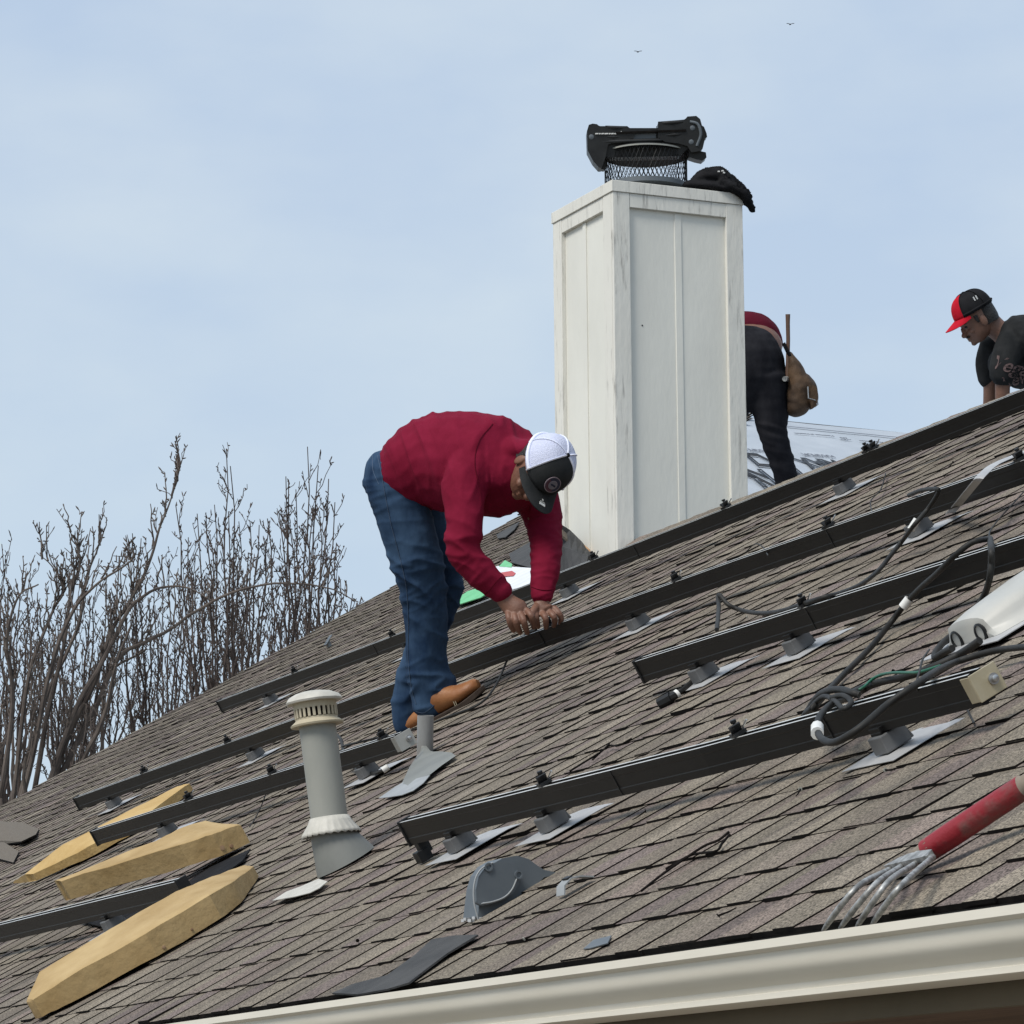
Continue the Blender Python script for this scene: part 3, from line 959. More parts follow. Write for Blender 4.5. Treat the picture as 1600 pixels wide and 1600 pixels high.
# spring-steel flashing bar leaning over the second rail
sb = MB()
sw = [on(x, y, h) for x, y, h in ((1484, 803, .016), (1497, 788, .07), (1510, 772, .115), (1524, 755, .15), (1536, 741, .16), (1556, 725, .15), (1600, 707, .12), (1640, 690, .10))]
wv = (RIGHT * 0.5 + UX * 0.5).normalized() * 0.016
sb.sheet([[p - wv * 0.9, p - wv * 0.3 + NX * .003, p + wv * 0.3 + NX * .003, p + wv * 0.9] for p in spline(sw, 5)], 0.002)
tag(sb.build('steel_strip', M['flash'], None, sw[0], smooth=40), 'shiny bent steel strip leaning over the second rail at right', 'steel strip')

# ================================================================== GREY HOUSING
bu, bv = -7.02, 4.085
hs = roof_thing('cable_housing', bu, bv, 'pale grey rounded housing with two cable holes at its lower end', 'junction box')
hm = MB()


def hsec(y, w, h, base=0.018):
    pts = [(-w / 2 - 0.02, base), (-w / 2, base + 0.012), (-w / 2 + 0.006, h * 0.55)]
    for k in range(9):
        a = math.pi - math.pi * k / 8
        pts.append((math.cos(a) * (w / 2 - 0.012), h * 0.68 + math.sin(a) ** 0.7 * h * 0.32 if math.sin(a) > 0 else h * 0.68))
    pts += [(w / 2 - 0.006, h * 0.55), (w / 2, base + 0.012), (w / 2 + 0.02, base)]
    return [Vec((x, y, z)) for x, z in pts]


hm.loft([hsec(-0.14, 0.16, 0.052), hsec(-0.132, 0.19, 0.068), hsec(-0.08, 0.215, 0.076), hsec(0.06, 0.235, 0.086), hsec(0.5, 0.25, 0.096), hsec(0.9, 0.25, 0.096), hsec(0.91, 0.23, 0.08)])
hm.build('shell', M['box_grey'], hs, smooth=42)
for x, z in ((-0.048, 0.030), (0.056, 0.032)):
    k = MB()
    k.lathe([(0.001, -0.006), (0.021, -0.006), (0.0225, 0.001), (0.018, 0.003), (0.017, -0.004), (0.001, -0.005)], c=(x, -0.142, z), ax=(0, -1, 0.12), n=20)
    k.build('cable_hole', M['black_plastic'], hs, smooth=40)
k = MB()
k.lathe([(0.005, 0), (0.005, 0.003)], c=(0.121, 0.02, 0.055), ax=(1, 0, 0.1), n=10)
k.build('screw', M['steel'], hs)
k = MB()
k.box((0.0, 0.25, 0.0165), (0.34, 0.86, 0.002))
k.build('base_flange', M['flash'], hs)

# ================================================================== VENTS
# tall flue vent
vu, vv = -9.76, 3.455
pv = RP(vu, vv, 0)
vt = thing('flue_vent', pv, 'tall grey metal vent pipe with a tan slotted cap and crimped collar', 'vent pipe')
dv_ = depth_of(pv)
top = at(495, 1126, dv_ + 0.05) - pv
bot = at(517, 1298, dv_) - pv
ax = (top - bot).normalized()
b = MB()
b.lathe([(0.0505, 0), (0.0505, (top - bot).length)], c=bot, ax=ax, n=32)
b.build('pipe', M['galv'], vt, smooth=50)
b = MB()
ll = []
ccone = bot + ax * 0.025
for zz, rr_ in ((0.012, 0.054), (-0.002, 0.060), (-0.028, 0.078), (-0.037, 0.081)):
    ll.append((zz, rr_))
a_, b_2 = ax.orthogonal().normalized(), None
b_2 = ax.cross(a_)
rings = []
for zz, rr_ in ll:
    ring = []
    for q in range(72):
        th = 2 * math.pi * q / 72
        am = 0.0 if rr_ < 0.06 else (rr_ - 0.054) * 0.10
        r2 = rr_ + am * math.sin(th * 24)
        ring.append(ccone + ax * (zz + (am * 0.9) * math.sin(th * 24 + 1.2)) + (a_ * math.cos(th) + b_2 * math.sin(th)) * r2)
    rings.append(ring)
b.loft(rings, True, False)
cs = b.build('storm_collar', M['galv_pale'], vt, smooth=50)
so_ = cs.modifiers.new('thickness', 'SOLIDIFY')
so_.thickness = 0.0015
b = MB()                                           # sloped cone cut by the roof
rings = []
n = 36
inv = Matrix.Rotation(-PIT, 3, 'X')
for kz in range(5):
    f = kz / 4
    ring = []
    for q in range(n):
        th = 2 * math.pi * q / n
        topp = ccone + ax * -0.02 + (a_ * math.cos(th) + b_2 * math.sin(th)) * 0.058
        ox, oy = (a_ * math.cos(th) + b_2 * math.sin(th)).x, (a_ * math.cos(th) + b_2 * math.sin(th)).y
        basep = UX * (ox * 0.09) + VX * (oy * 0.088 - 0.002) + NX * 0.012
        ring.append(topp.lerp(basep, f))
    rings.append(ring)
b.loft(rings, True, False)
b.build('flashing_cone', M['cone'], vt, smooth=60)
b = MB()
w = [on(x, y, .0165) - pv for x, y in ((426, 1408), (448, 1394), (470, 1386), (498, 1374), (512, 1378), (500, 1388), (484, 1396), (460, 1402))]
b.prism(w, NX * 0.002)
b.build('flashing_apron', M['galv_pale'], vt)
capo = top + ax * 0.0
cp_ = thing('vent_cap', pv + capo, 'x', 'x')
for k_ in list(cp_.keys()):
    del cp_[k_]
cp_.parent = vt
cp_.location = capo
b = MB()
b.lathe([(0.046, -0.016), (0.072, -0.014), (0.0735, -0.009), (0.062, 0.0), (0.058, 0.003), (0.058, 0.008)], ax=ax, n=36)
b.build('lower_flange', M['tan'], cp_, smooth=40)
b = MB()
for q in range(26):
    th = 2 * math.pi * q / 26
    d = a_ * math.cos(th) + b_2 * math.sin(th)
    R3 = Matrix((d, ax.cross(d), ax)).transposed()
    b.box(d * 0.058 + ax * 0.022, (0.003, 0.0075, 0.026), R3)
b.lathe([(0.058, 0.033), (0.0592, 0.034), (0.060, 0.058), (0.0585, 0.058)], ax=ax, n=36)
b.build('slotted_ring', M['tan'], cp_, smooth=30)
b = MB()
b.lathe([(0.053, 0.004), (0.053, 0.05)], ax=ax, n=28)
b.build('inner_sleeve', M['shingle_edge'], cp_, smooth=40)
b = MB()
rings = []
for rr_, zz in ((0.066, 0.050), (0.076, 0.050), (0.078, 0.055), (0.070, 0.067), (0.050, 0.077), (0.024, 0.082), (0.004, 0.083)):
    rings.append([ax * (zz + 0.0035 * noise.noise(Vec((math.cos(q * .2618) * rr_ * 30, math.sin(q * .2618) * rr_ * 30, 1)))) + (a_ * math.cos(q * .2618) + b_2 * math.sin(q * .2618)) * rr_ for q in range(24)])
b.loft(rings)
b.build('cap_lid', M['galv_pale'], cp_, smooth=40)

# small plumbing vent
pu, pw = uv(664, 1182, 0.0)
pb = RP(pu, pw, 0)
pt = thing('plumbing_vent', pb, 'short grey plastic pipe with a skirted flashing by the boots', 'vent pipe')
dq = depth_of(pb)
pt0, pt1 = at(664, 1180, dq) - pb, at(665, 1118, dq) - pb
pax = (pt1 - pt0).normalized()
b = MB()
b.lathe([(0.0265, -0.03), (0.0265, (pt1 - pt0).length), (0.0225, (pt1 - pt0).length), (0.0225, (pt1 - pt0).length - 0.05)], c=pt0, ax=pax, n=28, cap=False)
b.build('pipe', M['pvc'], pt, smooth=40)
b = MB()
pa = pax.orthogonal().normalized()
pb2 = pax.cross(pa)
rings = []
base_poly = [on(x, y, .018) - pb for x, y in ((712, 1181), (690, 1196), (671, 1211), (650, 1226), (632, 1239), (624, 1234), (630, 1219), (640, 1198), (650, 1183), (668, 1176), (690, 1174), (706, 1176))]
cen = sum(base_poly, Vec()) / len(base_poly)
for f, zz in ((0, 0.030), (0.05, 0.026), (0.16, 0.014), (0.42, 0.002), (0.7, 0), (1, 0)):
    ring = []
    for q in base_poly:
        dd = q - pt0
        dd = (dd - pax * dd.dot(pax)).normalized()
        tp = pt0 + pax * (0.002 + zz) + dd * 0.030
        ring.append(tp.lerp(q, f) + NX * (0.02 * f * (1 - f)))
    rings.append(ring)
b.loft(rings, True, True)
b.build('boot', M['cone'], pt, smooth=60)
b = MB()
w = [on(x, y, .0165) - pb for x, y in ((592, 1248), (618, 1230), (632, 1222), (672, 1212), (662, 1224), (646, 1236), (628, 1243), (610, 1246))]
b.prism(w, NX * 0.002)
b.build('flashing_apron', M['boot_grey'], pt)

# hooded exhaust vent: an upright flat side with a curved hood behind it
hx = uv(775, 1425, 0)[0]
hb0 = onX(775, 1425, hx)
ht = thing('hooded_vent', RP(hx, uv(775, 1425)[1], 0), 'slate grey plastic vent hood with a rounded flat side lying on the slope', 'vent hood')
outl = [(723, 1440), (726, 1415), (729, 1390), (735, 1370), (746, 1355), (762, 1346), (784, 1342), (802, 1347), (814, 1356), (826, 1364), (850, 1369), (838, 1373), (826, 1376), (812, 1390), (800, 1402), (782, 1414), (762, 1424), (752, 1434), (740, 1441)]
b = MB()
b.prism([onX(x, y, hx - 0.10) - ht.location for x, y in outl], UX * 0.085)
b.build('hood', M['slate'], ht, bevel=0.006)
b = MB()
disc = [(741, 1412), (740, 1390), (744, 1370), (754, 1356), (770, 1348), (786, 1347), (800, 1353), (808, 1365), (806, 1382), (798, 1396), (784, 1406), (765, 1413), (750, 1416)]
b.prism([onX(x, y, hx - 0.014) - ht.location for x, y in disc], UX * 0.016)
b.build('side_plate', M['slate'], ht, bevel=0.004)
b = MB()
rimp = [(748, 1440), (745, 1428), (741, 1412), (740, 1390), (744, 1370), (754, 1356), (770, 1348)]
b.tube(spline([onX(x, y, hx + 0.003) - ht.location for x, y in rimp]), 0.0018, 8)
b.build('rim', M['boot_grey'], ht, smooth=60)
for (x, y) in ((763, 1355), (810, 1367)):
    b = MB()
    b.lathe([(0.0095, 0), (0.0095, 0.004), (0.006, 0.004), (0.005, 0.001)], c=onX(x, y, hx + 0.002) - ht.location, ax=(1, 0, 0), n=16)
    b.build('rivet', M['slate'], ht, smooth=40)
b = MB()
b.tube(spline([onX(x, y, hx + 0.004) - ht.location for x, y in ((752, 1412), (770, 1409), (788, 1402), (800, 1390), (808, 1372))]), [.001] + [.002] * 23 + [.001], 8)
b.build('lip', M['boot_grey'], ht, smooth=60)
b = MB()
for k in range(9):
    q = onX(724 + k * 3.4, 1440 - k * 0.6 + random.uniform(-3, 3), hx - 0.05 + random.uniform(0, .05)) - ht.location
    b.box(q, (0.006, 0.008, 0.006), Matrix.Rotation(random.random() * 3, 3, 'Z'))
b.build('broken_tabs', M['flash'], ht)

# small metal strap on the slope
su_, sv_ = uv(900, 1398)
st = roof_thing('metal_strap', su_, sv_, 'small bright metal strap folded over, alone on the lower slope', 'metal strap')
b = MB()
b.sheet([[(-.02 + .02 * k, -.03 + .0 * k, .014), (-.02 + .02 * k, -.02, .03), (-.02 + .02 * k, 0, .036), (-.02 + .02 * k, .02, .03), (-.02 + .02 * k, .045, .015)] for k in range(3)], 0.003)
b.build('strap', M['boot_grey'], st, smooth=60)
b = MB()
b.box((0, .0, .0385), (.03, .012, .003))
b.build('band', M['black_plastic'], st)

# bare grey bracket plate far up
fu, fv = uv(519, 1012)
ft = roof_thing('bracket_plate', fu, fv, 'small square grey bracket plate on the far slope left of the jeans', 'bracket')
b = MB()
b.box((0, 0, 0.05), (0.05, 0.07, 0.004), Matrix.Rotation(0.5, 3, 'X'))
b.box((0, -0.01, 0.028), (0.04, 0.02, 0.034))
b.build('plate', M['slate'], ft, bevel=.002)

# torn shingles heaped at the rake
def torn(pix, lab, h=0.03):
    pts = [uv(x, y, h) for x, y in pix]
    cu, cv = pts[0]
    t = roof_thing('torn_shingle', cu, cv, lab, 'torn shingle', 'torn shingles at the lower left')
    b = MB()
    b.prism([(p[0] - cu, p[1] - cv, h + 0.014 * math.sin(k * 1.7)) for k, p in enumerate(pts)], (0, 0, 0.008), 0, 1)
    b.build('sheet', [M['shingle_patch'], M['shingle_edge']], t)


M['shingle_patch'] = mat('worn_shingle', (0.095, 0.080, 0.064), (0.145, 0.123, 0.098), 90, 0.95, bump=0.4, bscale=200)
torn([(-30, 1292), (0, 1288), (36, 1286), (60, 1294), (58, 1308), (36, 1320), (8, 1318), (-30, 1312)], 'curled torn shingle, larger of two at the left edge', 0.02)
torn([(-20, 1318), (10, 1322), (30, 1332), (20, 1346), (-20, 1340)], 'curled torn shingle, smaller and lower of two at the left edge', 0.02)

# ================================================================== FOAM WEDGES
def foam(label, secs, m, chips=()):
    """secs: (pixel x, y of the front bottom edge, height there, front thickness, back thickness, width)"""
    pts = [uv(s[0], s[1], s[2]) for s in secs]
    cu, cv = pts[0]
    t = roof_thing('foam_wedge', cu, cv, label, 'foam block', 'yellow foam wedges at the lower left')
    b = MB()
    rings = []
    NS = 5
    fine = []
    for i in range(len(secs) - 1):
        for k in range(NS):
            fine.append((i, k / NS))
    fine.append((len(secs) - 2, 1.0))
    for i, f in fine:
        s0, s1 = secs[i], secs[i + 1]
        (u0, v0), (u1, v1) = pts[i], pts[i + 1]
        L = lambda a, c: a + (c - a) * f
        u, v, h = L(u0, u1) - cu, L(v0, v1) - cv, L(s0[2], s1[2]) + 0.014
        tf, tb, w = L(s0[3], s1[3]), L(s0[4], s1[4]), L(s0[5], s1[5])
        ring = []
        prof = [(0, 0), (0.0, tf * 0.5), (0.0, tf * 0.97), (-0.004, tf)] + [(-w * q, tf + (tb - tf) * q) for q in (0.2, 0.4, 0.6, 0.8)] + [(-w, tb), (-w, tb * 0.5), (-w, 0)]
        for x, z in prof:
            p = Vec((u + x, v, h + z))
            nn = noise.noise(p * 9) * 0.0035 + noise.noise(p * 55) * 0.0022
            ring.append(p + Vec((nn, 0, nn)))
        rings.append(ring)
    b.loft(rings)
    b.build('foam_body', m, t, smooth=24)
    for (x, y, hh, r) in chips:
        q = MB()
        k_ = max(i for i in range(len(secs) - 1) if secs[i][0] <= x)
        f_ = (x - secs[k_][0]) / (secs[k_ + 1][0] - secs[k_][0])
        p = onX(x, y, pts[k_][0] + (pts[k_ + 1][0] - pts[k_][0]) * f_) - RP(cu, cv, 0)
        p = Vec((p.dot(UX), p.dot(VX), p.dot(NX)))
        q.lathe([(r, -0.006), (r * 0.9, 0.0015), (r * .4, 0.002)], c=p, ax=(1, 0, .1), n=9)
        q.build('scuff', M['foam_dirt'], t)
    return t


foam('smooth yellow foam wedge, uppermost of three, under the rail ends', [(27, 1384, 0, .006, .008, .03), (60, 1380, 0, .030, .040, .12), (150, 1341, 0, .042, .082, .33), (240, 1290, 0, .042, .074, .27), (298, 1244, 0, .036, .046, .10), (304, 1238, 0, .030, .034, .06)], M['foam'])
foam('middle foam block of three, propped on the black rail', [(111, 1411, .105, .070, .074, .05), (114, 1411, .105, .070, .076, .055), (300, 1358, .035, .076, .112, .20), (352, 1342, .012, .078, .125, .25), (386, 1327, .0, .074, .115, .24), (394, 1322, .0, .066, .08, .16)], M['foam_old'],
     ((333, 1328, 0, .016), (347, 1325, 0, .010), (362, 1322, 0, .007), (118, 1389, 0, .006)))
foam('largest foam block, lowest of three, with a torn edge above the gutter', [(64, 1598, 0, .050, .054, .03), (70, 1596, 0, .056, .060, .05), (128, 1567, 0, .068, .098, .24), (250, 1501, 0, .072, .108, .27), (350, 1441, 0, .072, .104, .26), (380, 1418, 0, .064, .092, .20), (408, 1376, 0, .034, .046, .07)], M['foam_old'], ((140, 1545, 0, .005), (256, 1480, 0, .006), (300, 1452, 0, .004), (205, 1512, 0, .005)))
flat_on_roof('black_sheet_and_shade', [(122, 1440), (180, 1422), (280, 1388), (330, 1356), (392, 1328), (380, 1346), (310, 1398), (240, 1432), (170, 1452)], M['black_cloth'],  # dark shape covers a black sheet plus the shadow under foam and rail
             'black sheet with painted shade beneath the middle foam block and the rail', 'black sheet', h=0.014, th=0.004)
# ================================================================== ROOFING FORK
fp = on(1446, 1338, .05)
fk = thing('roofing_fork', fp, 'roofing fork with a worn red handle and four curved steel tines', 'fork')
b = MB()
ha, hb_ = on(1448, 1330, .035), on(1600, 1229, .07)
hd = (hb_ - ha).normalized()
b.tube([ha - fp, ha + hd * .05 - fp, hb_ - fp], [.0185, .0195, .0195], 20)
ho = b.build('handle_sleeve', M['red_paint'], fk, smooth=50)
b = MB()
b.tube([hb_ - fp, hb_ + hd * 0.004 - fp, hb_ + hd * 0.9 - fp], [.0195, .0165, .0165], 16)
b.build('handle', M['bare_wood'], fk, smooth=50)
b = MB()
b.tube([on(1424, 1342, .03) - fp, on(1440, 1335, .034) - fp, ha + hd * .012 - fp], [.011, .015, .019], 14)
b.build('socket', M['bare_wood'], fk, smooth=50)
b = MB()
tops = [(1392, 1358, .026), (1410, 1353, .030), (1430, 1350, .033), (1458, 1339, .036)]
b.prism([on(x, y, h) - fp for x, y, h in ((1384, 1360, .024), (1408, 1347, .03), (1432, 1337, .036), (1460, 1334, .04), (1452, 1344, .036), (1428, 1350, .033), (1402, 1356, .03))], NX * 0.008)
b.build('fork_head', M['tine'], fk, bevel=.002)
ends = [(1286, 1454, .0), (1312, 1451, .0), (1338, 1449, .0), (1362, 1445, .0)]
mids = [(1345, 1382, .06), (1372, 1378, .062), (1390, 1376, .064), (1414, 1378, .066)]
mid2 = [(1312, 1418, .045), (1340, 1414, .047), (1362, 1413, .048), (1386, 1411, .05)]
for a, c, c2, e in zip(tops, mids, mid2, ends):
    q = MB()
    sp = spline([on(*a) - fp, on(*c) - fp, on(*c2) - fp, on(e[0], e[1], .01) - fp], 6)
    q.tube(sp, [.0048] * (len(sp) - 3) + [.0044, .004, .0026], 8)
    q.build('tine', M['tine'], fk, smooth=50)

# ================================================================== CHIMNEY
CH0 = RP(-15.2, 7.175, 0)
CH0 = Vec((CH0.x, CH0.y, RP(0, 7.175).z))
CY = rad(2.0)
cU = Vec((math.cos(CY), math.sin(CY), 0))          # away from the camera is -cU
cW = Vec((-math.sin(CY), math.cos(CY), 0))
CWID, CLEN = 0.655, 0.64
dch = depth_of(CH0)
ctop = onX(957, 299, CH0.x).z                          # underside of the crown board
zb = CH0.z - 0.75
Rch = Matrix.Rotation(CY, 3, 'Z')
cen = CH0 - cU * (CLEN / 2) + cW * (CWID / 2)
chm = thing('chimney', (cen.x, cen.y, zb), 'white boxed chimney with flaking trim boards and a wire spark screen', 'chimney')
hc = ctop - zb
b = MB()
b.box((0, 0, hc / 2), (CLEN - 0.04, CWID - 0.04, hc), Rch)
b.build('siding', M['white_paint'], chm)


def cl_(x, y, z):
    return Rch @ Vec((x, y, 0)) + Vec((0, 0, z))


hx_, hy_ = CLEN / 2, CWID / 2
# near face (+x) trim
for y, wd in ((-hy_ + 0.041, 0.082), (hy_ - 0.042, 0.084)):
    b = MB()
    b.box(cl_(hx_ - 0.0095, y, hc / 2), (0.021, wd, hc), Rch)
    b.build('corner_board', M['trim'], chm, bevel=.0015)
b = MB()
b.box(cl_(hx_ - 0.0105, 0.0, hc - 0.032), (0.019, CWID - 0.168, 0.064), Rch)
b.build('top_trim', M['trim'], chm, bevel=.0015)
b = MB()
b.box(cl_(hx_ - 0.019, 0.005, (hc - 0.066) / 2), (0.007, 0.034, hc - 0.066), Rch)
b.build('batten', M['white_paint'], chm, bevel=.0015)
# left face (-y) trim
for x, wd in ((hx_ - 0.0205 - 0.042, 0.083), (-hx_ + 0.045, 0.09)):
    b = MB()
    b.box(cl_(x, -hy_ + 0.0095, hc / 2), (wd, 0.021, hc), Rch)
    b.build('corner_board', M['trim'], chm, bevel=.0015)
b = MB()
b.box(cl_(-0.01, -hy_ + 0.0105, hc - 0.032), (CLEN - 0.20, 0.019, 0.064), Rch)
b.build('top_trim', M['trim'], chm, bevel=.0015)
b = MB()
b.box(cl_(-0.015, -hy_ + 0.017, (hc - 0.066) / 2), (0.034, 0.007, hc - 0.066), Rch)
b.build('batten', M['white_paint'], chm, bevel=.0015)
for y in (hy_ - 0.01,):
    b = MB()
    b.box(cl_(0, y, hc / 2), (CLEN - 0.06, 0.021, hc), Rch)
    b.build('rear_board', M['trim'], chm)
b = MB()
b.box(cl_(0, 0, hc + 0.027), (CLEN + 0.012, CWID + 0.014, 0.052), Rch)
b.build('crown_board', M['trim'], chm, bevel=.002)
b = MB()
b.box(cl_(0, 0, hc + 0.055), (CLEN - 0.02, CWID - 0.02, 0.006), Rch)
b.build('crown_sheet', M['galv'], chm)
# spark arrestor
fz = hc + 0.084
fcx, fcy = -0.02, 0.008
fc = cl_(fcx, fcy, fz)
b = MB()
b.lathe([(0.150, -0.028), (0.150, 0.03), (0.185, 0.03), (0.194, 0.034), (0.194, 0.056), (0.188, 0.058), (0.188, 0.04)], c=fc, n=48, cap=False)
arr = b.build('spark_arrestor', M['slate'], chm, smooth=40)
b = MB()
nst = 58
zA, zB = 0.052, 0.206
for q in range(nst):
    for sg in (1, -1):
        p = []
        for k in range(5):
            th = 2 * math.pi * (q + sg * 3.0 * k / 4) / nst
            p.append(fc + Vec((math.cos(th) * 0.19, math.sin(th) * 0.19, zA + (zB - zA) * k / 4)))
        b.tube(p, 0.0016, 4)
b.build('wire_screen', M['black_plastic'], arr)
b = MB()
b.lathe([(0.001, 0.212), (0.150, 0.208), (0.190, 0.200), (0.2, 0.200), (0.2, 0.208), (0.19, 0.215), (0.1, 0.228), (0.001, 0.234)], c=fc, n=56)
b.build('lid', M['black_plastic'], arr, smooth=30)
b = MB()
for k in range(9):
    zz = 0.074 + 0.08 * k / 8
b.lathe([(0.2005, 0.2005), (0.2012, 0.2005), (0.2012, 0.2075), (0.2005, 0.2075)], c=fc, n=56, cap=False)
b.build('lid_rim', M['galv'], arr, smooth=30)
# dark spots and nail heads
for (x, y, z) in ((hx_ - 0.0195, -0.18, hc - 0.60),):
    b = MB()
    b.lathe([(0.004, 0), (0.003, 0.002)], c=cl_(x, y, z), ax=cU, n=8)
    b.build('knot', M['shingle_edge'], chm)
# curled flap of felt and broken boards at the chimney's foot
fl0 = on(872, 812, 0.0)
ff = thing('felt_flap', RP(-15.9, 7.1, 0), 'ragged dark felt flap curling up against the chimney foot', 'felt flap')
b = MB()
topl = [(866, 822), (878, 820), (889, 829), (898, 838), (908, 848), (916, 858), (926, 868)]
base = [(846, 846), (862, 850), (872, 856), (884, 866), (894, 876), (904, 884), (914, 890)]
base = [(862, 893), (874, 894), (884, 895), (893, 895), (900, 894), (907, 891), (916, 887)]
gr = [[at(x, y, 17.15) for x, y in topl], [at(x + 2, y, 17.0).lerp(on(x2, y2, .03), .5) + NX * .02 for (x, y), (x2, y2) in zip(topl, base)], [on(x, y, .03) for x, y in base]]
b.sheet([[p - ff.location for p in r] for r in gr], 0.012)
b.build('flap', M['felt'], ff)
b = MB()
b.tube([at(908, 850, 17.15) - ff.location, at(917, 861, 17.13) - ff.location, at(923, 869, 17.1) - ff.location], [.008, .016, .010], 6)
b.build('splintered_wood', M['wood'], ff)
b = MB()
b.sheet([[at(x, y, 17.2) - ff.location for x, y in ((868, 818), (880, 826), (893, 838), (905, 850))], [at(x, y, 17.05) - ff.location for x, y in ((864, 826), (876, 836), (889, 848), (901, 860))]], 0.01)
b.build('shingle_layer', M['shingle_patch'], ff)

# black jobsite device lying across the lid
dl = depth_of(chm.location + fc)
sp_c = chm.location + fc + Vec((0, 0, 0.235))
rd = thing('speaker', sp_c, 'long rugged black speaker lying across the chimney lid', 'speaker')


def sp(px, py, dd=0.0):
    return at(px, py, dl - dd) - sp_c


def slabpoly(poly, d0, d1, m, name, parent, bev=0.006):
    b = MB()
    b.prism([sp(x, y, d0) for x, y in poly], FWD * (d0 - d1))
    return b.build(name, m, parent, bevel=bev)


slabpoly([(930, 199), (950, 198), (985, 200), (1028, 200), (1075, 196), (1086, 196), (1088, 226), (1070, 236), (1062, 244), (960, 246), (945, 244), (930, 240)], 0.09, -0.09, M['device'], 'body', rd)
slabpoly([(920, 195), (926, 193), (933, 194), (936, 197), (980, 197), (992, 206), (990, 216), (960, 222), (950, 226), (946, 246), (940, 262), (936, 262), (927, 252), (918, 235), (917, 205)], 0.11, -0.10, M['device'], 'end_bumper', rd, .008)
slabpoly([(1028, 190), (1070, 187), (1074, 182), (1088, 181), (1094, 186), (1098, 200), (1102, 215), (1098, 232), (1094, 236), (1080, 238), (1074, 228), (1060, 224), (1040, 222), (1028, 215)], 0.11, -0.10, M['device'], 'end_bumper', rd, .008)
slabpoly([(1090, 192), (1100, 198), (1104, 208), (1105, 214), (1098, 219), (1093, 212)], 0.06, -0.08, M['device'], 'corner_lug', rd, .004)
slabpoly([(1076, 233), (1094, 236), (1103, 238), (1104, 246), (1098, 251), (1088, 249), (1076, 245)], 0.08, -0.09, M['device'], 'foot', rd, .005)
slabpoly([(922, 240), (944, 244), (950, 258), (944, 265), (936, 264), (926, 252)], 0.03, -0.08, M['device'], 'foot', rd, .005)
slabpoly([(980, 209), (1025, 208), (1025, 218), (981, 220)], 0.098, 0.085, M['slate'], 'battery_cover', rd, .002)
for (xa, ya, xb, yb, rr0) in ((940, 222, 1034, 219, .010), (946, 199, 978, 200, .009), (1032, 193, 1070, 190, .010), (1034, 212, 1072, 209, .008), (940, 214, 976, 214, .007)):
    b = MB()
    b.tube([sp(xa, ya, 0.10), sp((xa + xb) / 2, (ya + yb) / 2, 0.108), sp(xb, yb, 0.10)], rr0, 8)
    b.build('rib', M['device'], rd, smooth=60)
for x, y in ((924, 214), (1082, 200), (1080, 222)):
    b = MB()
    b.lathe([(0.012, 0), (0.012, 0.006), (0.007, 0.008)], c=sp(x, y, 0.105), ax=-FWD, n=10)
    b.build('cap_screw', M['slate'], rd, smooth=40)
b = MB()
b.tube(spline([sp(1078, 190, 0.11), sp(1090, 194, 0.115), sp(1095, 210, 0.115), sp(1089, 228, 0.11)]), 0.007, 8)
b.build('guard_bar', M['slate'], rd, smooth=60)
slabpoly([(962, 206), (1072, 202), (1072, 205), (962, 209)], 0.116, 0.08, M['shingle_edge'], 'groove', rd, .001)
b = MB()
xx = 930
for wd in (5, 3, 4, 6, 3, 4, 4):
    b.prism([sp(xx, 208, 0.112), sp(xx + wd, 207.8, 0.112), sp(xx + wd, 209.6, 0.112), sp(xx, 210, 0.112)], FWD * -0.003)
    xx += wd + 0.8
b.prism([sp(970, 205, 0.112), sp(971.5, 205, 0.112), sp(971.5, 206.6, 0.112), sp(970, 206.6, 0.112)], FWD * -0.003)
b.build('lettering', M['tape'], rd)


# ------------------------------------------------------------------ bodies grown from tapered tubes
def ring_tube(pts, n=20):
    """pts: (centre, in-plane radius, depth radius); returns rings of a closed tapered limb with rounded ends"""
    P = [Vec(p[0]) for p in pts]
    out = []
    m = len(P)
    for i in range(m):
        t = (P[min(i + 1, m - 1)] - P[max(i - 1, 0)]).normalized()
        n1 = t.cross(-FWD)
        if n1.length < 1e-4:
            n1 = RIGHT.copy()
        n1.normalize()
        n2 = n1.cross(t).normalized()
        r1, r2 = pts[i][1], pts[i][2]
        mk = lambda c, k: [c + n1 * (math.cos(2 * math.pi * q / n) * r1 * k) + n2 * (math.sin(2 * math.pi * q / n) * r2 * k) for q in range(n)]
        if i == 0:
            rm = min(r1, r2)
            out += [mk(P[0] - t * rm * 0.55, 0.25), mk(P[0] - t * rm * 0.42, 0.62), mk(P[0] - t * rm * 0.2, 0.87)]
        out.append(mk(P[i], 1.0))
        if i == m - 1:
            rm = min(r1, r2)
            out += [mk(P[i] + t * rm * 0.2, 0.87), mk(P[i] + t * rm * 0.42, 0.62), mk(P[i] + t * rm * 0.55, 0.25)]
    return out


